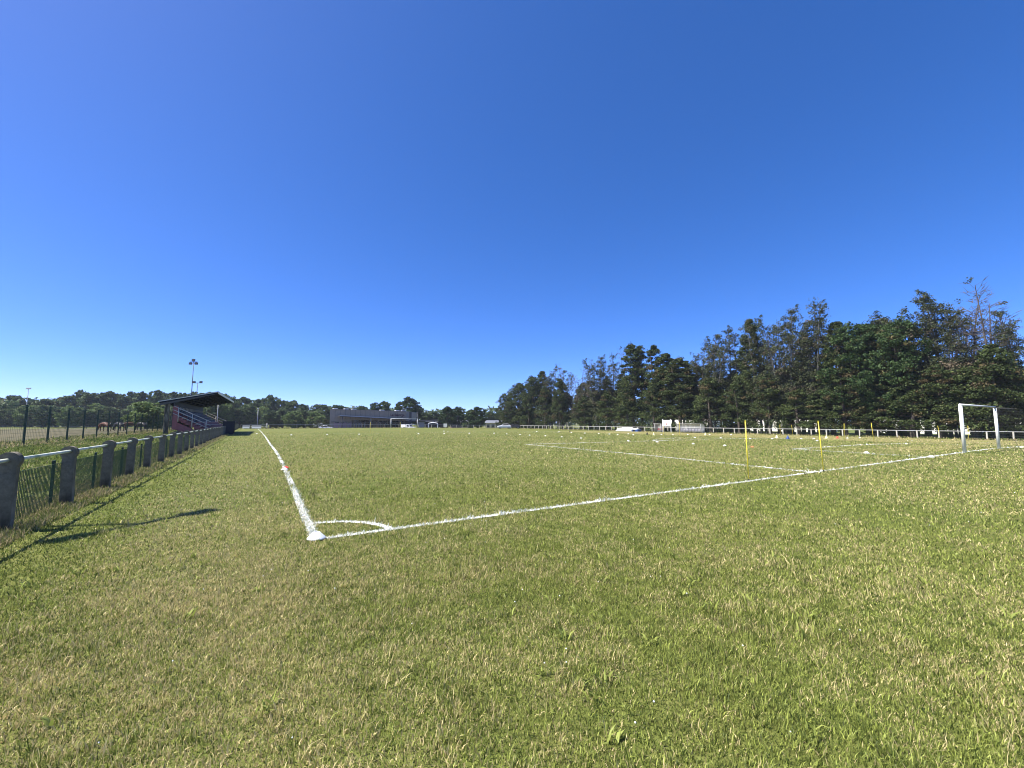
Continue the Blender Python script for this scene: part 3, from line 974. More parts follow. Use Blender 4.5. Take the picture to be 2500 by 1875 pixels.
for i, (x0, x1) in enumerate(((592, 609.5), (614.5, 638))):
    p, q = ground(x0, 1047.6), ground(x1, 1047.6)
    u0, v0 = uvof(p.x, p.y); u1, v1 = uvof(q.x, q.y)
    a_, b_ = at_y(x0, 1040, 96), at_y(x1, 1040, 96)
    t = thing("advert_board", Vector((a_.x, a_.y, gz(a_.x, a_.y))), 0, ("grey advertising board standing left of the touchline's far end" if i == 0 else "grey advertising board standing behind the touchline's far end"), "board", "advertising boards")
    W = b_.x - a_.x
    m_ = MB(); m_.box(0, W, 0, .04, .12, .86); m_.build("panel", M_BOARD, t)
    m_ = MB(); m_.box(.04, W - .04, -.012, -.002, .16, .46); m_.build("pale_band", M_SIGN, t)
    for x in (.1, W - .1):
        m_ = MB(); m_.box(x - .03, x + .03, .045, .09, -.03, .8); m_.build("leg", M_STEEL, t)

gg0 = at_y(598, 1034, 112); gg1 = at_y(651, 1034, 116)
gt = thing("barrier_gate", Vector((gg0.x, gg0.y, gz(gg0.x, gg0.y))), math.atan2(gg1.y - gg0.y, gg1.x - gg0.x), "long white barrier bar with one taller white end post beyond the far corner", "barrier")
Lg = math.hypot(gg1.x - gg0.x, gg1.y - gg0.y); hz = at_y(598, 1033.5, 112).z - gg0.z + 1.1
b = MB(); b.tube([(0, 0, 1.45), (Lg, 0, 1.45)], .07, 8); b.build("bar", M_RAILW, gt, True)
b = MB(); b.tube([(Lg + .1, 0, -.1), (Lg + .1, 0, 2.2)], .12, 10); b.build("end_post", M_RAILW, gt, True)
b = MB(); b.tube([(0, .0, -.1), (0, 0, 1.5)], .08, 8); b.build("support_post", M_STEEL, gt, True)

# ------------------------------------------------------------------ grandstand (local x: from front to back is -x; local y: along)
p0 = at_uv(-4.5, 53.0)
gs = thing("grandstand", p0, YAW + R(-1.3), "small grandstand with sloping cantilever roof, maroon steps and grey railings behind the concrete fence", "grandstand")
Ls, Wd = 26.0, 5.3
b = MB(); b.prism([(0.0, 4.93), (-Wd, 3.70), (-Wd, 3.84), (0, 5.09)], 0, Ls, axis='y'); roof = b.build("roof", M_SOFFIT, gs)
b = MB(); b.prism([(.03, 5.094), (-Wd - .03, 3.845), (-Wd - .03, 3.905), (.03, 5.154)], -.06, Ls + .06, axis='y'); b.build("roof_sheet", M_ROOFM, roof)
b = MB(); b.prism([(.04, 5.05), (-Wd - .05, 3.80), (-Wd - .05, 3.85), (.04, 5.10)], -.07, -.004, axis='y'); b.build("end_fascia", M_FASCIA, roof)
b = MB(); b.prism([(-.3, 4.78), (-Wd + .1, 3.40), (-Wd + .1, 3.66), (-.3, 4.855)], .03, .16, axis='y'); b.build("end_beam", M_SLATE2, roof)
b = MB(); b.box(.004, .06, -.05, Ls + .05, 4.86, 5.09); b.build("front_fascia", M_FASCIA, roof)
b = MB()
for k in range(1, 9):
    x = -Wd * k / 9; z = 4.93 + (3.70 - 4.93) * k / 9
    b.box(x - .05, x + .05, .05, Ls - .05, z - .13, z - .003)
b.build("purlin", M_SOFFIT, roof)
for y in (.35, 8.9, 17.4, 25.6):
    b = MB(); b.box(-4.80, -4.38, y - .16, y + .16, -.3, 3.86, .02); b.build("pillar", M_CONC, gs)
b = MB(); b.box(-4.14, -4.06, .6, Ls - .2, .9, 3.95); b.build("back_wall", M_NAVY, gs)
b = MB()
b.box(-1.9, -1.0, 2.0, Ls - .3, .62, .95)
for r_ in range(5): b.box(-1.35 - .54 * (r_ + 1) - (.35 if r_ < 4 else 0), -1.35 - .54 * r_, 2.0, Ls - .3, .60 + .34 * r_, .95 + .34 * (r_ + 1))
b.build("terrace", M_MAROON, gs)
b = MB()
for y in np.arange(.6, Ls, 4.2): b.box(-3.9, -1.2, y - .15, y + .15, -.2, .548)
b.build("support_pier", M_CONC, gs)
b = MB(); b.box(-4.06, -3.62, .30, .40, .75, 3.4); b.build("end_panel", M_MAROON, gs)
b = MB()
for r_ in range(8): b.box(-.78 - .40 * (r_ + 1) - .12, -.78 - .40 * r_, .45, 1.95, .32 + .235 * r_, .62 + .235 * r_)
b.build("stair_flight", M_MAROON, gs)
b = MB()
for r_ in range(8): b.box(-.775 - .40 * r_, -.72 - .40 * r_, .46, 1.94, .57 + .235 * r_, .632 + .235 * r_)
b.build("stair_nosing", M_MAROONL, gs)
b = MB(); b.prism([(-4.05, .80), (-4.05, 1.75), (-.75, .05), (-.75, -.02), (-1.4, -.02)], .39, .445, axis='y'); b.build("stair_stringer", M_MAROON, gs)
b = MB()
for k in range(22): b.box(-4.055, -3.99, 2.2 + 1.08 * k, 2.36 + 1.08 * k, 2.35, 3.35)
b.build("wall_batten", M_RAILGREY, gs)
b = MB()
for r_ in range(5): b.box(-1.352 - .54 * r_ + .003, -1.30 - .54 * r_, 2.02, Ls - .32, .95 + .34 * r_ + .25, .95 + .34 * (r_ + 1) + .012)
b.build("step_edge", M_MAROONL, gs)
b = MB(); b.prism([(-.16, 0), (.2, .02), (.2, .05), (-.10, .05), (-.18, .40), (-.22, .40)], -.2, .2, axis='y')
seat_me = b.mesh("seat", M_SEAT)
for r_ in range(1, 5):
    for k in range(22):
        o = link("seat", seat_me, gs); o.location = (-1.72 - .54 * r_ + .12, 2.0 + 1.06 * k, .95 + .34 * (r_ + 1) + .30 - .34)
def railing(y):
    b = MB()
    A, B_ = Vector((-4.0, y, 3.38)), Vector((-.55, y, 1.62))
    for dz in (0, -.43, -.84): b.tube([A + Vector((0, 0, dz)), B_ + Vector((0, 0, dz))], .036, 8)
    for f in (.13, .50, .88):
        p = A.lerp(B_, f); b.tube([p, (p.x, p.y, max(.3, p.z - 1.55))], .042, 8)
    b.build("railing", M_RAILGREY, gs, True)
railing(.22); railing(Ls - .25)

# ------------------------------------------------------------------ floodlights and lamp posts
def flood(px, ptop, Y, lamps, label, r=.12, base=None, bar=2.4, yaw=0.0, m=M_DSTEEL):
    top = at_y(px, ptop, Y)
    g = Vector((top.x, top.y, gz(top.x, top.y)))
    hh = top.z - g.z
    t = thing("floodlight_mast", g, yaw, label, "floodlight", "floodlight masts")
    b = MB(); b.tube([(0, 0, -.2), (0, 0, hh)], [r, r * .55], 10); b.build("mast", m, t, True)
    b = MB(); b.box(-bar / 2, bar / 2, -.06, .06, hh, hh + .12); b.build("crossbar", m, t)
    for x, dz in lamps:
        b = MB(); w = .34
        b.prism([(-.16, -.22), (.12, -.30), (.20, .18), (-.10, .26)], x - w, x + w, axis='x')
        o = b.build("lamp_head", m, t); o.location = (0, 0, hh + dz)
        b = MB(); b.bar((x, 0, hh + .06), (x, 0, hh + dz), .06); b.build("lamp_bracket", m, t)
    return t
flood(473, 884, 100, [(-.75, -.32), (-.1, .5), (.62, -.32)], "tall dark floodlight mast with three lamps rising behind the grandstand", bar=1.7)
flood(482.3, 935.5, 112, [(-.95, .3), (.9, .3)], "shorter floodlight mast with two lamps behind the grandstand roof", bar=1.9)
flood(69.5, 950, 190, [(-.7, .35), (0, .35), (.7, .35)], "single floodlight mast far off above the trees over the dry field", r=.2, bar=2.2, m=M_GREYMARK)
# the mast that stands beside the old fence out of view: its head throws the crossed shadow on the grass
HM = 10.0
km = HM / math.tan(SUN_EL)
mt_ = at_uv(*uvof(-5.88 + km * math.sin(SUN_AZ), 6.66 + km * math.cos(SUN_AZ)))
fl = thing("floodlight_mast", mt_, 0, "floodlight mast beside the concrete fence whose crossed shadow falls on the grass", "floodlight", "floodlight masts")
b = MB(); b.tube([(0, 0, -.2), (0, 0, HM)], [.09, .055], 10); b.build("mast", M_DSTEEL, fl, True)
b = MB(); b.bar((-.36, -1.06, HM), (.36, 1.06, HM), .10); b.build("crossbar", M_DSTEEL, fl)
for s in (-1, 1):
    b = MB(); b.bar((s * .20, s * .58, HM + .02), (s * .36, s * 1.06, HM + .02), .24, .24); b.build("lamp_head", M_DSTEEL, fl)

def lamp_post(px, ptop, Y, label, arm=True, m=M_STEEL):
    top = at_y(px, ptop, Y); g = Vector((top.x, top.y, gz(top.x, top.y))); hh = top.z - g.z
    t = thing("lamp_post", g, 0, label, "lamp post", "lamp posts")
    b = MB(); b.tube([(0, 0, -.1), (0, 0, hh)], [.11, .06], 8); b.build("pole", m, t, True)
    b = MB()
    b.lathe([(.02, hh - .06), (.2, hh), (.26, hh + .14), (.12, hh + .24), (.02, hh + .26)], 10)
    b.build("lamp_head", m, t, True)
lamp_post(533, 985, 104, "slim pale lamp post just right of the grandstand roof")
lamp_post(630.4, 998, 125, "slim pale lamp post beyond the touchline's far end")
lamp_post(1019.5, 1008, 132, "grey lamp post beside the right post of the distant goal", m=M_DSTEEL)

# ------------------------------------------------------------------ the hall
A = at_y(804.5, 1040, 140); B = at_y(991, 1040, 155)
A.z = B.z = -1.0
Lh = math.hypot(B.x - A.x, B.y - A.y); yawh = math.atan2(B.y - A.y, B.x - A.x)
hall = thing("sports_hall", A, yawh, "long slate grey hall with low canopy, glazed front and plum lettering beyond the far goal", "hall")
dirh = np.array([math.cos(yawh), math.sin(yawh)])
def fac(px, py, off=0.0):
    """(s, z) on the facade plane moved 'off' towards the viewer"""
    d = ray(px, py); nrm = np.array([-dirh[1], dirh[0]])
    o = np.array([A.x, A.y]) - nrm * off
    t = (o @ nrm) / (d[:2] @ nrm)
    P = d * t
    return float((P[:2] - np.array([A.x, A.y])) @ dirh), float(H + P[2] - A.z)
zl, zr = fac(804.5, 998.6)[1], fac(991, 1004.7)[1]
s_g0 = fac(859, 1030)[0]
zc0, zc1 = fac(829, 1016.5, 3)[1], fac(985, 1025, 3)[1]
b = MB()                                                  # upper wall over the glazing, full height left part
zb = 3.3
b.prism([(0, 0), (s_g0, 0), (s_g0, zb), (Lh, zb - .3), (Lh, zr), (0, zl)], 0, 22, axis='y')
b.build("wall", M_SLATE, hall)
b = MB()
for k in range(1, 16):
    s = Lh * k / 16; b.box(s - .03, s + .03, -.02, -.003, (zb + .2) if s > s_g0 else 3.6, zl + (zr - zl) * k / 16 - .1)
b.build("cladding_joint", M_SLATE2, hall)
b = MB(); b.prism([(-.15, zl), (Lh + .1, zr), (Lh + .1, zr + .12), (-.15, zl + .12)], -.12, 22, axis='y'); b.build("roof", M_SLATER, hall)
b = MB(); b.box(s_g0 + .02, Lh - .1, 1.5, 1.6, 0, zb - .02); gl = b.build("glazed_front", M_GLASSD, hall)
b = MB()
for k in range(0, 13):
    s = s_g0 + .1 + (Lh - s_g0 - .3) * k / 12; b.box(s - .05, s + .05, 1.40, 1.497, 0, zb - .05)
b.box(s_g0 + .02, Lh - .1, 1.42, 1.496, 2.28, 2.36)
b.build("mullion", M_MULL, gl)
for px in (866, 878, 931):
    s, _ = fac(px, 1034)
    b = MB()
    for q in (0, 1.0, 2.0): b.box(s + q - .06, s + q + .06, 1.30, 1.395, 0, 2.2)
    b.box(s - .06, s + 2.06, 1.30, 1.395, 2.2, 2.3)
    b.build("door", M_BOARD, hall)
s0, _ = fac(815, 1030); 
b = MB(); b.box(s0, s_g0 - .1, -.10, -.004, 0, 2.45); pk = b.build("mauve_panel", M_PINK, hall)
b = MB()
for px in (820, 825, 834, 839, 847, 852):
    s, z = fac(px, 1031.3); b.box(s - .28, s + .28, -.14, -.102, z - .22, z + .22)
b.build("small_window", M_GLASSD, pk)
b = MB(); b.box(fac(808, 1030)[0], fac(822, 1030)[0], -.09, -.004, 2.5, 2.72); b.box(fac(833, 1030)[0], s_g0 - .3, -.09, -.004, 2.5, 2.72); b.build("dark_band", M_SLATE2, hall)
sA, sB = fac(829, 1016, 3)[0], Lh + .4
b = MB(); b.prism([(sA, zc0), (sB, zc1), (sB, zc1 + .22), (sA, zc0 + .22)], -3.4, -.01, axis='y'); cn = b.build("canopy", M_SLATE2, hall)
b = MB(); b.prism([(sA - .05, zc0 + .16), (sB, zc1 + .14), (sB, zc1 + .36), (sA - .05, zc0 + .36)], -3.5, -3.41, axis='y'); b.build("canopy_edge", M_CANOPY, cn)
for px, m_ in ((835.5, M_SLATE2), (905.5, M_CONCW), (952, M_SLATE2), (980, M_SLATE2)):
    s, _ = fac(px, 1030, 3)
    z = zc0 + (zc1 - zc0) * (s - sA) / (sB - sA)
    b = MB(); b.tube([(s, -3.0, 0), (s, -3.0, z - .005)], .13, 8); b.build("canopy_column", m_, hall, True)
cu = bpy.data.curves.new("lettering", 'FONT'); cu.body = "La Salorge"; cu.size = 1.0; cu.extrude = .03; cu.offset = .02
to = bpy.data.objects.new("lettering_curve", cu); COL.objects.link(to)
bpy.context.view_layer.update()
tme = bpy.data.meshes.new_from_object(to.evaluated_get(bpy.context.evaluated_depsgraph_get()))
bpy.data.objects.remove(to)
co = np.empty(len(tme.vertices) * 3); tme.vertices.foreach_get("co", co); co = co.reshape(-1, 3)
sL, zL = fac(953.5, 1015.5); sR, zT = fac(987.5, 1010)
wx = co[:, 0].max() - co[:, 0].min()
scx, scz = (sR - sL) / wx, (zT - zL) / .72
co2 = np.stack([sL + (co[:, 0] - co[:, 0].min()) * scx, -.045 - co[:, 2], zL + co[:, 1] * scz], 1)
tme.vertices.foreach_set("co", co2.ravel()); tme.materials.clear(); tme.materials.append(M_LETTER); tme.update()
link("lettering", tme, hall)
for px in (821, 848, 867, 936, 973):
    s, _ = fac(px, 1000); z = zl + (zr - zl) * s / Lh
    b = MB(); b.box(s - .7, s + .7, 1.0, 2.4, z + .125, z + .38); b.build("skylight", M_SIGN, hall)
s, _ = fac(988, 1000)
b = MB(); b.box(s - .9, s + .5, .3, 1.6, zr + .13, zr + .6); b.tube([(s - .3, .9, zr + .6), (s - .3, .9, zr + 2.0)], .12, 8); b.build("roof_vent", M_STEEL, hall)
sw = fac(1004.5, 1030, -5)[0]
b = MB(); b.box(Lh + .003, sw, 5.0, 20, 0, fac(998, 1005.8, -5)[1]); b.build("side_wing", M_SLATE2, hall)

for o in hall.children:                                  # the end wall runs back at a slant, out of sight from the pitch
    if o.name.split(".")[0] in ("wall", "roof"):
        for vv in o.data.vertices:
            if vv.co.y > 0: vv.co.x += .62 * vv.co.y

# low flat roofed building next to it
A2 = at_y(1006, 1040, 160); A2.z = -1.0
W2 = at_y(1083, 1040, 160).x - A2.x
lb = thing("low_building", A2, 0, "low dark timber building with a thin sloping flat roof and a white arch in front", "building")
zz = lambda py, Y=160: at_y(1050, py, Y).z + 1.0
b = MB(); b.box(5.0, W2 - .8, 0, 9, 0, zz(1028.5)); b.build("wall", M_BROWNW, lb)
b = MB(); b.prism([(0, zz(1029.0)), (W2, zz(1026.6)), (W2 + .2, zz(1023.4)), (0, zz(1027.0))], -1.2, 10, axis='y'); b.build("roof", M_SLATE2, lb)
b = MB(); b.box(2.2, 4.6, .5, .6, 0, zz(1030)); b.build("window", M_GRENDER, lb)
b = MB()
for px in (1044, 1054, 1066, 1074): 
    x = at_y(px, 1040, 160).x - A2.x; b.box(x - .8, x + .8, -.05, -.005, zz(1029.5), zz(1027.9))
b.build("high_window", M_SIGN, lb)
x0, x1 = at_y(1046, 1040, 157).x - A2.x, at_y(1068.5, 1040, 157).x - A2.x
b = MB()
h_ = zz(1033.8, 157)
b.box(x0 - .12, x0 + .12, -3.1, -2.9, 0, h_); b.box(x1 - .12, x1 + .12, -3.1, -2.9, 0, h_)
pts = [(x0 + (x1 - x0) * k / 10, -3.0, h_ + .3 * math.sin(math.pi * k / 10)) for k in range(11)]
b.tube(pts, .16, 8); b.build("entrance_arch", M_SIGN, lb)

def house(px0, px1, Y, eave_py, ridge_py, label, wall=M_RENDER, depth=8.0, rot=0.0, wins=3, name="house", roof_m=M_SLATER):
    a_, b_ = at_y(px0, 1035, Y), at_y(px1, 1035, Y)
    g = gz(a_.x, a_.y)
    W = b_.x - a_.x
    t = thing(name, Vector((a_.x, a_.y, g)), rot, label, "house", "houses beyond the pitch")
    ze, zr_ = at_y(px0, eave_py, Y).z - g, at_y(px0, ridge_py, Y).z - g
    b = MB(); b.box(0, W, 0, depth, -.3, ze); w_ = b.build("wall", wall, t)
    b = MB(); b.prism([(-.4, ze + .003), (depth + .4, ze + .003), (depth / 2, zr_)], -.4, W + .4, axis='x')
    rf_ = b.build("roof", roof_m, t)
    b = MB(); b.box(W * .78, W * .78 + .6, depth * .45, depth * .55, zr_ - .5, zr_ + .7); b.build("chimney", wall, rf_)
    for k in range(wins):
        x = W * (k + .5) / wins
        f = MB(); f.box(x - .6, x + .6, -.05, -.003, .9, 2.15); fo = f.build("window", M_MULL, t)
        f = MB(); f.box(x - .5, x + .5, -.07, -.052, 1.0, 2.05); f.build("pane", M_GLASSD, fo)
    return t
house(1112, 1150, 172, 1031, 1025.5, "cream house with grey roof half hidden by the two round trees", wins=4)
house(1186, 1233, 172, 1032.5, 1026, "cream bungalow with slate roof at the end of the evergreen row", wins=4)

# white houses seen in slivers through the evergreen row
for i, (u, v0, L_, e, r_, lab) in enumerate((
        (104, 62, 18, 3.4, 6.2, "white house glimpsed between trunks behind the cream heap"),
        (103, 36, 16, 3.8, 6.8, "white house glimpsed between trunks behind the clear shelters"),
        (105, 14, 14, 4.6, 7.4, "white house glimpsed between trunks behind the blue cone"),
        (103, -5, 14, 5.4, 8.4, "tall white house glimpsed through branches behind the goal"),
        (101, -24, 14, 5.0, 8.0, "white house glimpsed at the end of the evergreen row, right of the goal"))):
    p = at_uv(u, v0)
    t = thing("house", p, YAW, lab, "house", "houses beyond the pitch")
    b = MB(); b.box(0, 9, 0, L_, -.4, e); b.build("wall", M_WRENDER, t)
    b = MB(); b.prism([(-.4, e + .003), (9.4, e + .003), (4.5, r_)], -.4, L_ + .4, axis='y'); b.build("roof", M_SLATER, t)
    for k in range(4):
        y = L_ * (k + .5) / 4
        f = MB(); f.box(-.05, -.003, y - .55, y + .55, .9, 2.2); fo = f.build("window", M_MULL, t)
        f = MB(); f.box(-.07, -.052, y - .45, y + .45, 1.0, 2.1); f.build("pane", M_GLASSD, fo)

# ------------------------------------------------------------------ vehicles
def vehicle(px, py, Y, yaw, paint, label, kind="car", name="parked_car", zg=None):
    g = at_y(px, py, Y); g.z = gz(g.x, g.y) if zg is None else zg
    t = thing(name, g, yaw, label, kind, "parked vehicles")
    if kind == "car":
        L, Wc = 4.1, 1.72
        body = [(-2.05, .32), (2.05, .32), (2.08, .62), (1.95, .80), (1.0, .93), (-1.85, .98), (-2.06, .80)]
        cab = [(1.0, .94), (.38, 1.42), (-1.15, 1.46), (-1.85, 1.0)]
        glass = [(.88, .97), (.34, 1.36), (-1.1, 1.39), (-1.68, 1.03)]
    else:
        L, Wc = 4.5, 1.85
        body = [(-2.25, .32), (2.25, .32), (2.28, .75), (2.1, .92), (1.25, 1.05), (-2.25, 1.05)]
        cab = [(1.25, 1.06), (.65, 1.72), (.3, 1.82), (-2.2, 1.84), (-2.26, 1.06)]
        glass = [(1.12, 1.09), (.62, 1.62), (-.1, 1.64), (-.1, 1.09)]
    b = MB(); b.prism(body, -Wc / 2, Wc / 2, axis='y'); b.build("body", paint, t, bevel=.09)
    b = MB(); b.prism(cab, -Wc / 2 + .10, Wc / 2 - .10, axis='y'); b.build("cabin", paint, t, bevel=.07)
    for s in (-1, 1):
        b = MB(); y0 = s * (Wc / 2 - .095); b.prism(glass, min(y0, y0 + s * .012), max(y0, y0 + s * .012), axis='y'); b.build("side_window", M_GLASSD, t)
    fx0, fz0 = cab[0]; fx1, fz1 = cab[1]
    b = MB(); b.add([(fx0 + .03, -Wc / 2 + .22, fz0 + .06), (fx0 + .03, Wc / 2 - .22, fz0 + .06), (fx1 + .06, Wc / 2 - .26, fz1 - .03), (fx1 + .06, -Wc / 2 + .26, fz1 - .03),
                     (fx0 - .05, -Wc / 2 + .22, fz0 + .06), (fx0 - .05, Wc / 2 - .22, fz0 + .06), (fx1 - .05, Wc / 2 - .26, fz1 - .03), (fx1 - .05, -Wc / 2 + .26, fz1 - .03)],
                    [(0, 1, 2, 3), (7, 6, 5, 4), (0, 4, 5, 1), (2, 6, 7, 3), (1, 5, 6, 2), (3, 7, 4, 0)]); b.build("windscreen", M_GLASSD, t)
    for x in (-1.3, 1.3):
        for s in (-1, 1):
            b = MB(); y = s * (Wc / 2 - .11)
            b.tube([(x, y - .1, .31), (x, y + .1, .31)], .31, 16); w_ = b.build("wheel", M_TYRE, t)
            b = MB(); b.tube([(x, y + s * .10, .31), (x, y + s * .112, .31)], .19, 12); b.build("rim", M_STEEL, w_)
    for s in (-1, 1):
        b = MB(); b.box(L / 2 + .0, L / 2 + .03, s * .62 - .18, s * .62 + .18, .62, .76); b.build("headlight", M_SIGN, t)
        b = MB(); b.box(-L / 2 - .035, -L / 2 - .0, s * .68 - .1, s * .68 + .1, .66, .9); b.build("tail_light", M_RED, t)
    return t
vehicle(796, 1040, 134, R(15), M_CARW, "white car parked at the left end of the grey hall")
vehicle(783, 1034, 152, R(12), M_CARW, "white van parked behind the white car, left of the hall", "van", "parked_van", zg=-.6)
vehicle(997, 1040, 132, R(-22), M_CARW, "small white van parked behind the distant goal", "van", "parked_van")
vehicle(1116, 1043, 136, R(12), M_CARD, "dark car parked in front of the cream house, left of the evergreens")
vehicle(1231, 1046, 128, R(186), M_CARW, "white car parked against the left end of the white rail fence")
vehicle(1254, 1046, 136, R(190), M_CARD, "dark car parked behind the white one, by the left end of the rail fence")

def bin_(px, Y, label):
    g = at_y(px, 1040, Y); g.z = gz(g.x, g.y)
    t = thing("wheelie_bin", g, 0, label, "bin", "dark bins")
    b = MB(); b.prism([(-.26, 0), (.26, 0), (.32, 1.0), (-.32, 1.0)], -.3, .3, axis='y'); b.build("body", M_BLACK, t)
    b = MB(); b.prism([(-.34, 1.003), (.36, 1.003), (.3, 1.10), (-.3, 1.12)], -.33, .33, axis='y'); b.build("lid", M_BLACK, t)
bin_(944.5, 118, "dark bin standing just left of the distant goal's left post")
bin_(954.5, 118, "dark bin standing just inside the distant goal's left post")
g = at_y(1087, 1045, 121); g.z = gz(g.x, g.y)
t = thing("notice_panel", g, 0, "pale cream notice panel on a short post by the far end fence", "sign")
b = MB(); b.box(-.5, .5, -.03, .03, .35, 1.3); b.build("panel", M_TARP, t)
b = MB(); b.box(-.05, .05, .035, .09, 0, 1.3); b.build("post", M_STEEL, t)

# ------------------------------------------------------------------ horses in the dry field
def horse(px, py, rz, coat, label, graze=True):
    g = ground(px, py)
    t = thing("horse", g, rz, label, "horse", "horses in the dry field")
    J = [((-.62, 0, 1.12), .30), ((-.2, 0, 1.08), .31), ((.3, 0, 1.08), .30), ((.62, 0, 1.16), .25)]
    pts = [p for p, _ in J]; rad = [r for _, r in J]; ed = [(0, 1), (1, 2), (2, 3)]
    def chain(start, seq):
        k = start
        for p, r in seq:
            pts.append(p); rad.append(r); ed.append((k, len(pts) - 1)); k = len(pts) - 1
    if graze: chain(3, [((.95, 0, .98), .17), ((1.25, 0, .62), .13), ((1.38, 0, .34), .12), ((1.40, 0, .08), .07)])
    else: chain(3, [((.92, 0, 1.42), .18), ((1.15, 0, 1.70), .14), ((1.38, 0, 1.64), .11), ((1.56, 0, 1.50), .07)])
    for s in (-1, 1):
        chain(3, [((.58, s * .17, .78), .12), ((.58 + s * .06, s * .17, .45), .065), ((.56 + s * .07, s * .17, .10), .05), ((.60 + s * .07, s * .17, .0), .06)])
        chain(0, [((-.66, s * .18, .80), .15), ((-.80 + s * .05, s * .18, .48), .07), ((-.74 + s * .06, s * .18, .10), .05), ((-.70 + s * .06, s * .18, .0), .06)])
    me = bpy.data.meshes.new("body"); me.from_pydata(pts, ed, []); me.update()
    o = link("body", me, t)
    sk = o.modifiers.new("skin", 'SKIN'); sk.use_smooth_shade = True
    for i, r_ in enumerate(rad): me.skin_vertices[0].data[i].radius = (r_, r_)
    me.skin_vertices[0].data[0].use_root = True
    o.modifiers.new("sub", 'SUBSURF').levels = 1
    o.modifiers["sub"].render_levels = 1
    me.materials.append(coat)
    b = MB(); b.tube([(-.88, 0, 1.22), (-1.02, 0, 1.0), (-1.0, 0, .55)], [.05, .08, .03], 8); b.build("tail", M_BAY, t, True)
    b = MB()
    if graze: b.prism([(.62, 1.36), (.98, 1.12), (1.30, .66), (1.26, .60), (.9, 1.0), (.6, 1.28)], -.03, .03, axis='y')
    else: b.prism([(.6, 1.38), (.88, 1.62), (1.12, 1.86), (1.06, 1.72), (.84, 1.5)], -.03, .03, axis='y')
    b.build("mane", M_BAY, t)
horse(256, 1053, R(168), M_CHEST, "chestnut horse grazing in the dry field beyond the mesh fence")
horse(290, 1052, R(160), M_BAY, "dark horse with its head lowered, right of the grazing chestnut")
horse(317, 1050, R(235), M_CHEST, "chestnut horse facing away, between the two dark horses")
horse(346, 1050, R(170), M_BAY, "dark horse nearest the grandstand pillar")

# ------------------------------------------------------------------ trees
def leaves(cent, size, flat, per, leaf, r, dryp, tb=0.0):
    """leaf quads in clumps: centres, clump radii, flattening, leaves per clump, leaf size"""
    nC = len(cent)
    per = np.maximum(4, (per * (.6 + .8 * r.random(nC))).astype(int)) if np.isscalar(per) else per.astype(int)
    idx = np.repeat(np.arange(nC), per)
    n = len(idx)
    d = r.normal(size=(n, 3)); d /= np.linalg.norm(d, axis=1)[:, None]
    d *= (r.random(n) ** .45)[:, None]
    d[:, 2] *= flat
    c = cent[idx] + d * size[idx][:, None]
    nrm = r.normal(size=(n, 3)); nrm[:, 2] += .5; nrm /= np.linalg.norm(nrm, axis=1)[:, None]
    t = np.cross(nrm, r.normal(size=(n, 3))); t /= np.linalg.norm(t, axis=1)[:, None]
    bt = np.cross(nrm, t)
    s = leaf * (.55 + .9 * r.random(n))
    a = t * s[:, None] * .5; b_ = bt * (s * (.35 + .35 * r.random(n)))[:, None] * .5 * 1.3
    V = np.stack([c - a, c - b_, c + a, c + b_], 1).astype(np.float32)
    ctint = np.clip(r.random(nC) + tb, 0, 1)
    tint = np.clip(.25 + .5 * ctint[idx] + .5 * (r.random(n) - .5), 0, 1)
    cd = (r.random(nC) < dryp[0] if isinstance(dryp, tuple) else r.random(nC) < dryp).astype(float) if not isinstance(dryp, np.ndarray) else (r.random(nC) < dryp).astype(float)
    dry = np.clip(cd[idx] * (.6 + .4 * r.random(n)) + (r.random(n) < .06) * .5, 0, 1)
    return V, tint, dry

def leaf_mesh(parts, m, name="crown"):
    V = np.concatenate([p[0] for p in parts]); ti = np.concatenate([p[1] for p in parts]); dr = np.concatenate([p[2] for p in parts])
    n = len(V)
    return np_mesh(name, V.reshape(-1, 3), np.arange(n * 4), np.arange(n) * 4, np.full(n, 4), m, {"tint": np.repeat(ti, 4), "dry": np.repeat(dr, 4)})

def limb(b, p, d, L, r0, rr, segs=4, bend=.25, n=5, up=.0):
    pts, p, d = [Vector(p)], Vector(p), Vector(d).normalized()
    for k in range(segs):
        d = (d + Vector((rr.uniform(-1, 1), rr.uniform(-1, 1), rr.uniform(-1, 1) + up)) * bend).normalized()
        p = p + d * (L / segs); pts.append(p.copy())
    b.tube(pts, [r0 * (1 - .85 * k / segs) for k in range(segs + 1)], n, False)
    return pts

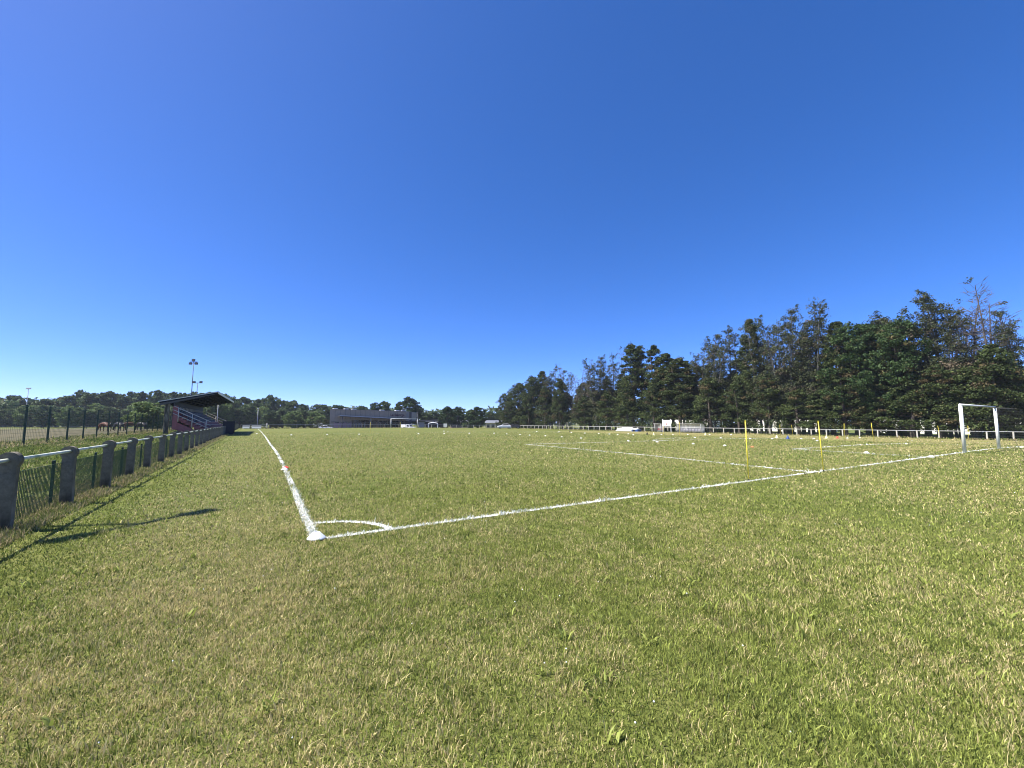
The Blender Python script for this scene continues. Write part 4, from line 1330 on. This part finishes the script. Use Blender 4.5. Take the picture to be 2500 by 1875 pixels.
def gen_dense(seed, Ht=20.0, Rad=3.3, nc=110, per=150, leaf=.25, dryp=.06, spire=True, low=.17):
    r, rr = np.random.default_rng(seed), random.Random(seed)
    b = MB(); st = limb(b, (0, 0, -.3), (0, 0, 1), Ht * .93, .34, rr, 8, .04, 8)
    t = low + (1 - low) * r.random(nc) ** .85
    env = Rad * np.minimum(1, .62 + t * 3) * np.clip(1 - t, 0, 1) ** .52 * (.8 + .4 * r.random(nc))
    an = r.random(nc) * 2 * np.pi
    lob = 1 + .22 * np.sin(an * 3 + seed) * np.sin(t * 9 + seed)
    rad = env * lob * (.4 + .6 * np.sqrt(r.random(nc)))
    c = np.stack([rad * np.cos(an), rad * np.sin(an), t * Ht], 1)
    s = (.75 + .85 * r.random(nc)) * np.clip(1.25 - .75 * t, .35, 1.2)
    for k in range(0, nc, 4):
        if c[k, 2] > 2: b.tube([(0, 0, max(.5, c[k, 2] - rad[k] * .3)), tuple(c[k])], [.06, .02], 4, False)
    parts = [leaves(c, s * .92, .52, per, leaf, r, dryp)]
    k2 = nc // 4                                         # sprays that break the outline
    a2 = r.random(k2) * 2 * np.pi; t2 = .25 + .75 * r.random(k2)
    e2 = Rad * np.clip(1 - t2, 0, 1) ** .52 * 1.02 + .15
    c2 = np.stack([e2 * np.cos(a2), e2 * np.sin(a2), t2 * Ht + .35], 1)
    parts.append(leaves(c2, np.full(k2, .5), 1.1, per // 4, leaf * .85, r, dryp))
    if spire:
        c3 = np.stack([r.normal(0, .12, 9), r.normal(0, .12, 9), Ht * np.linspace(.93, 1.0, 9)], 1)
        parts.append(leaves(c3, np.linspace(.6, .12, 9), 1.3, 22, leaf * .8, r, dryp))
    return b, parts

def gen_sparse(seed, Ht=20.0, stems=3, full=.72, leaf=.22, dead=False, brown=.11):
    r, rr = np.random.default_rng(seed), random.Random(seed)
    b = MB(); tips, low, zt_ = [], [], []
    for s in range(stems):
        a = rr.random() * 6.28
        hs_ = Ht * (1.0 if s == 0 else rr.uniform(.78, .97))
        st = limb(b, (rr.uniform(-.9, .9), rr.uniform(-.9, .9), -.3), (.09 * math.cos(a), .09 * math.sin(a), 1), hs_, (.24 if s == 0 else .17) * (.72 if dead else 1), rr, 9, .05, 6, .02)
        for k in range(46 if not dead else 58):
            f = .42 + .58 * rr.random() ** .85
            i = min(int(f * 9), 8); p = st[i].lerp(st[i + 1], f * 9 - i)
            an = rr.random() * 6.28
            Lb = rr.uniform(1.2, 3.0) * (1.15 - .62 * f)
            q = limb(b, p, (math.cos(an), math.sin(an), rr.uniform(.15, .9)), Lb, .055 * (1.3 - f), rr, 3, .3, 3, .35)
            if dead:
                for _ in range(2): limb(b, q[2], (math.cos(an + rr.uniform(-1, 1)), math.sin(an + rr.uniform(-1, 1)), .5), Lb * .6, .032, rr, 2, .4, 3, .2)
                if rr.random() < .10: tips.append(q[-1])
            else:
                limb(b, q[1], (math.cos(an + .8), math.sin(an + .8), .6), Lb * .5, .02, rr, 2, .3, 3, .2)
                if rr.random() < full * (1 if f > .66 else .6):
                    tips += [q[-1], q[2]]
                    if rr.random() < .2: tips.append(q[1])
        if not dead: tips += [st[-1], st[-1] - Vector((0, 0, .5))]
    parts = []
    if tips:
        c = np.array([tuple(p) for p in tips]); s = .26 + .40 * r.random(len(c))
        parts.append(leaves(c, s, .8, 25, leaf * .85, r, .07))
    nl = 88 if not dead else 80
    t = .13 + .40 * r.random(nl); an = r.random(nl) * 2 * np.pi
    rad = 3.3 * np.clip(1.15 - 1.3 * t, .25, 1) * (.3 + .7 * np.sqrt(r.random(nl)))
    c = np.stack([rad * np.cos(an), rad * np.sin(an), t * Ht], 1)
    parts.append(leaves(c, .70 + .70 * r.random(nl), .52, 130, leaf * 1.12, r, np.clip(brown * (t * 3.0), 0, .6)))
    return b, parts

def gen_oak(seed, Ht=20.0, Rad=5.0, nl=16, cpl=24, per=56, leaf=.28, trunk=.22, dryp=.04, base=.25, lobe=(.24, .40)):
    r, rr = np.random.default_rng(seed), random.Random(seed)
    b = MB(); st = limb(b, (0, 0, -.3), (0, 0, 1), Ht * .55, .40, rr, 5, .06, 8)
    cs, ss = [], []
    for k in range(nl):
        an = 2.4 * k + rr.uniform(-.4, .4)
        f = (k + .5) / nl
        z = Ht * (base + (.90 - base) * f)
        e = Rad * math.sin(math.pi * min(.97, .25 + .68 * f)) * rr.uniform(.35, .85)
        c0 = np.array([e * math.cos(an), e * math.sin(an), z])
        R0 = Rad * rr.uniform(*lobe)
        p = st[min(4, 1 + int(f * 4))]
        b.tube([p, p.lerp(Vector(c0), .55) + Vector((0, 0, -.4)), Vector(c0)], [.15, .09, .03], 5, False)
        d = r.normal(size=(cpl, 3)); d /= np.linalg.norm(d, axis=1)[:, None]
        d *= (.55 + .45 * r.random(cpl))[:, None]; d[:, 2] *= .8
        cs.append(c0 + d * R0); ss.append(R0 * (.26 + .2 * r.random(cpl)))
    c, s = np.concatenate(cs), np.concatenate(ss)
    return b, [leaves(c, s, .7, per, leaf, r, dryp)]

def proto(gen, leafm, barkm):
    b, parts = gen
    return b.mesh("trunk", barkm, True), leaf_mesh(parts, leafm)

P_D = [proto(gen_dense(100 + i, Rad=[3.7, 4.2, 3.3, 3.9][i], nc=[135, 150, 120, 140][i]), M_EVER, M_BARK) for i in range(4)]
P_P = [proto(gen_oak(140 + i, Rad=6.4, nl=30, cpl=26, per=54, leaf=.27, base=.06), M_EVER, M_BARK) for i in range(2)]
M_BARKS = mat("grey_bark", (.105, .102, .092), .95, .3, 5.0, .4)
P_S = [proto(gen_sparse(200 + i, stems=[4, 3, 4, 3][i], full=[.95, .85, .98, .8][i]), M_EVER2, M_BARKS) for i in range(4)]
P_X = [proto(gen_sparse(300 + i, stems=[3, 2, 3][i], dead=True), M_EVER2, M_BARKG) for i in range(3)]
P_O = [proto(gen_oak(400 + i, base=.16, nl=20), M_OAK, M_BARK) for i in range(2)]
P_B = [proto(gen_dense(500 + i, Ht=12, Rad=3.8, nc=95, per=140, leaf=.24, dryp=.14, spire=False, low=.12), M_EVER, M_BARK) for i in range(3)]
P_W = [proto(gen_oak(600 + i, Ht=14, Rad=4.6, nl=15, cpl=22, per=34, leaf=.52, base=.10, lobe=(.27, .46)), M_WOOD, M_BARK) for i in range(5)]
P_L = [proto(gen_oak(650 + i, Ht=9, Rad=4.2, nl=13, cpl=20, per=34, leaf=.50, base=.08, lobe=(.34, .52)), M_LIGHTLEAF, M_BARK) for i in range(3)]
P_K = [proto(gen_oak(680 + i, Ht=16, Rad=5.0, nl=19, cpl=20, per=36, leaf=.44, base=.18), M_OAK, M_BARK) for i in range(3)]

rt = random.Random(77)
def tree(name, pr, H0, x, y, hgt, wid, label, cat, grp):
    t = thing(name, (x, y, gz(x, y)), rt.random() * 6.28, label, cat, grp)
    link("trunk", pr[0], t); link("crown", pr[1], t)
    t.scale = (wid, wid, hgt / H0)
    return t

RIGHT = [(1238, 955, 'P', 80, .62), (1268, 926, 'P', 79, .95), (1304, 911, 'P', 81, .85), (1325, 905, 'D', 83, 1), (1343, 892, 'S', 81, 1), (1368, 901, 'S', 80, .9), (1387, 889, 'X', 83, .9),
 (1418, 892, 'X', 80, .9), (1437, 875, 'X', 82, 1), (1462, 869, 'S', 80, 1), (1484, 865, 'S', 82, 1), (1508, 852, 'X', 84, .9), (1545, 839, 'D', 80, 1.1), (1567, 842, 'D', 83, 1), (1602, 840, 'D', 81, .95),
 (1632, 861, 'D', 80, 1.15), (1662, 873, 'D', 79, 1.1), (1680, 879, 'D', 83, .9), (1708, 840, 'S', 82, .9), (1740, 811, 'S', 80, 1), (1778, 802, 'S', 83, 1), (1818, 790, 'S', 84, 1), (1842, 774, 'D', 81, .8),
 (1869, 781, 'S', 80, .9), (1893, 794, 'X', 82, .8), (1914, 784, 'S', 84, 1), (1932, 751, 'S', 80, 1), (1964, 741, 'S', 82, 1.15), (1992, 747, 'S', 81, 1), (2024, 766, 'S', 83, 1.1), (2056, 782, 'D', 80, .9),
 (2092, 766, 'O', 79, .85), (2135, 757, 'O', 81, .9), (2172, 774, 'D', 84, 1), (2214, 753, 'O', 79.5, .85), (2253, 726, 'S', 81, 1.1), (2294, 714, 'S', 83, 1.1), (2336, 689, 'S', 80, .95),
 (2378, 714, 'X', 82, 1.1), (2399, 693, 'X', 80, 1.1), (2432, 716, 'X', 81, 1.2), (2456, 745, 'X', 83, 1.1), (2497, 741, 'S', 80, .8)]
KIND = {'D': ("evergreen_tree", P_D, "dense dark evergreen tree"), 'P': ("pine_tree", P_P, "broad rounded pine tree"), 'S': ("evergreen_tree", P_S, "thin see-through evergreen tree with bare stems"),
        'X': ("dead_tree", P_X, "dead grey bare topped tree"), 'O': ("oak_tree", P_O, "broad dark leafy tree")}
cnt = {}
for px, top, k, u, w in RIGHT:
    q = at_u(px, 1030, u)
    z = at_u(px, top, u).z - gz(q.x, q.y)
    nm, prs, desc = KIND[k]
    i = cnt.get(k, 0); cnt[k] = i + 1
    tree(nm, prs[i % len(prs)], 20.0, q.x, q.y, z * .985, w * rt.uniform(.95, 1.1) * (1.08 if k in 'SX' else 1.1), f"{desc}, {ordinal(i)} from the left behind the white rail fence", "tree", "trees behind the rail fence")
for i in range(18):                                      # a second rank behind the first
    v_, u_ = 112 - 5.6 * i + rt.uniform(-1.5, 1.5), rt.uniform(87, 91)
    x_, y_ = xy(u_, v_)
    tree("evergreen_tree", P_D[i % 4], 20.0, x_, y_, rt.uniform(13.0, 16.0), rt.uniform(1.0, 1.25), f"shorter evergreen in the second rank behind the tree row, {ordinal(i)} from the left", "tree", "trees behind the rail fence")
px, i = 1245, 0
while px < 2520:
    top = rt.uniform(925, 985) - (px - 1250) * .035 - (45 if 2260 < px < 2500 else 0)
    u = rt.uniform(76.4, 78.2)
    q = at_u(px, 1030, u); z = at_u(px, top, u).z - gz(q.x, q.y)
    tree("young_evergreen", P_B[i % 3], 12.0, q.x, q.y, z, rt.uniform(.75, 1.05), f"low olive evergreen at the front of the tree row, {ordinal(i)} from the left", "tree", "low evergreens before the tree row")
    i += 1
    px += rt.uniform(34, 62) * (1 + (px - 1250) / 1700)

# the dark undergrowth between the trunks
ru = np.random.default_rng(5)
nU = 1500
vU = -30 + 150 * ru.random(nU); uU = 80.5 + 7 * ru.random(nU)
hU = (.2 + 2.0 * ru.random(nU) ** 1.3) * (.45 + .9 * vnoise(vU, uU * 0, .33, 71))
keepU = vnoise(vU, uU * .3, .27, 72) > .58
xU, yU = xy(uU, vU)
cU = np.stack([xU, yU, zt(uU, vU) + hU], 1)[keepU]
me = leaf_mesh([leaves(cU, .7 + .6 * ru.random(len(cU)), .7, 48, .30, ru, .12)], M_EVER, "undergrowth")
tag(link("undergrowth", me), kind="stuff")

# the wood beyond the dry field and behind the hall
WOOD = [(-40, 968), (-5, 966), (24, 960), (48, 965), (78, 973), (108, 970), (140, 967), (166, 961), (192, 950), (214, 954), (238, 953), (259, 951), (276, 955), (302, 961), (322, 951), (344, 951), (375, 948), (394, 952),
        (424, 955), (446, 954), (478, 951), (500, 953), (524, 952), (548, 960), (572, 969), (598, 965), (622, 971), (646, 967), (664, 963), (690, 973), (712, 973), (742, 984), (772, 983), (796, 987), (822, 985), (842, 990), (886, 989)]
for i, (px, top) in enumerate(WOOD):
    Y = 205 + rt.uniform(-10, 14)
    q = at_y(px, 1030, Y); z = at_y(px, top, Y).z - gz(q.x, q.y)
    tree("woodland_tree", P_W[i % 5], 14.0, q.x, q.y, z * 1.0, rt.uniform(.95, 1.3), f"tall rounded tree, {ordinal(i)} from the left along the skyline of the far wood", "tree", "trees of the far wood")
FRONT = [(-30, 1000), (6, 994), (40, 1001), (70, 990), (104, 986), (138, 989), (170, 992), (206, 996), (240, 987), (272, 990), (306, 996), (335, 988), (415, 990), (452, 987), (488, 984), (520, 979), (552, 986), (584, 992), (606, 988),
         (634, 993), (660, 998), (690, 996), (716, 1004), (742, 999), (770, 1006)]
for i, (px, top) in enumerate(FRONT):
    Y = 184 + rt.uniform(-8, 8)
    q = at_y(px, 1030, Y); z = at_y(px, top, Y).z - gz(q.x, q.y)
    tree("leafy_tree", (P_L + P_W)[(i * 3) % 8], 9.0 if (i * 3) % 8 < 3 else 14.0, q.x, q.y, z, rt.uniform(.95, 1.3), f"lower light green tree, {ordinal(i)} from the left at the front of the far wood", "tree", "trees of the far wood")
q = at_y(360, 1030, 86); z = at_y(360, 984, 86).z - gz(q.x, q.y)
tree("light_bush", P_L[1], 9.0, q.x, q.y, z * 1.05, .86, "round light green bush left of the grandstand pillar", "bush", None)
MID = [(826, 987, 178, 1.0, "leafy tree rising behind the left end of the hall roof"), (884, 988, 186, .6, "small round tree alone behind the hall roof"), (915, 981, 180, .8, "leafy tree behind the middle of the hall roof"),
       (938, 975, 182, .9, "pointed leafy tree behind the hall roof, left of the largest tree"), (975, 977, 184, .8, "leafy tree leaning on the left side of the largest tree behind the hall"), (999, 964, 178, 1.2, "largest dark round tree, behind the right end of the hall"),
       (1020, 990, 186, .8, "lower tree on the right flank of the largest tree behind the hall"), (1044, 1004, 200, .9, "small tree above the low dark building, left one"), (1060, 1002, 204, .9, "small tree above the low dark building, right one"),
       (1092, 989, 158, .85, "round tree standing right of the low dark building"), (1117, 991, 160, .8, "round tree just left of the gap between the two cream houses"), (1148, 996, 158, .7, "slim tree between the two cream houses"), (1166, 990, 157, .85, "round tree before the cream bungalow, taller than its neighbours"),
       (1196, 1002, 215, .9, "far tree showing over the cream bungalow roof"), (1218, 1006, 215, .9, "far tree touching the left end of the evergreen row"), (1073, 1007, 205, .8, "far small tree between the low building and the round trees"), (1135, 1010, 220, .9, "far low tree seen between the round trees")]
for i, (px, top, Y, w, lab) in enumerate(MID):
    q = at_y(px, 1030, Y); z = at_y(px, top, Y).z - gz(q.x, q.y)
    tree("leafy_tree", (P_K + P_W[:1])[i % 4], 16.0 if i % 4 < 3 else 14.0, q.x, q.y, z, w, lab, "tree", "trees around the hall")
# clipped shrubs in front of the hall's left end and at the far wood's foot
def shrub(px, py_top, Y, w, label, pr=P_B[0], H0=12.0):
    q = at_y(px, 1030, Y); z = at_y(px, py_top, Y).z - gz(q.x, q.y)
    tree("shrub", pr, H0, q.x, q.y, z, w, label, "bush", "shrubs beyond the far end")
shrub(775, 1025, 150, .5, "dark shrub left of the hall, behind the white cars")
shrub(795, 1023, 148, .5, "dark shrub touching the left wall of the hall")
# the distant tree line that closes the view
r9 = np.random.default_rng(99)
nT = 900
az = np.linspace(-1.15, 1.05, nT) + r9.normal(0, .002, nT)
D = 290 + 25 * r9.random(nT)
hh = 7 + 5 * vnoise(az * 40, az * 0, 1.0, 17) + 2 * r9.random(nT)
cs, ss = [], []
for k in range(4):
    cs.append(np.stack([D * np.sin(az), D * np.cos(az), hh * (.15 + .26 * k) - 1], 1)); ss.append(np.full(nT, 2.6))
me = leaf_mesh([leaves(np.concatenate(cs), np.concatenate(ss), .7, 11, 1.7, r9, .05)], M_WOOD, "distant_treeline")
tag(link("distant_treeline", me), kind="stuff")

# ------------------------------------------------------------------ haze
b = MB(); b.box(-760, 760, -760, 760, -3, 45)
hz_o = b.build("haze", M_WHITE)
hm = bpy.data.materials.new("haze")
hm.use_nodes = True
hn, hl = hm.node_tree.nodes, hm.node_tree.links
hn.remove(hn["Principled BSDF"])
pv = hn.new("ShaderNodeVolumePrincipled")
pv.inputs["Color"].default_value = (.80, .88, 1.0, 1)
pv.inputs["Density"].default_value = .00017
hl.new(pv.outputs[0], hn["Material Output"].inputs["Volume"])
hz_o.data.materials.clear(); hz_o.data.materials.append(hm)
hz_o.display_type = 'WIRE'
tag(hz_o, kind="stuff")
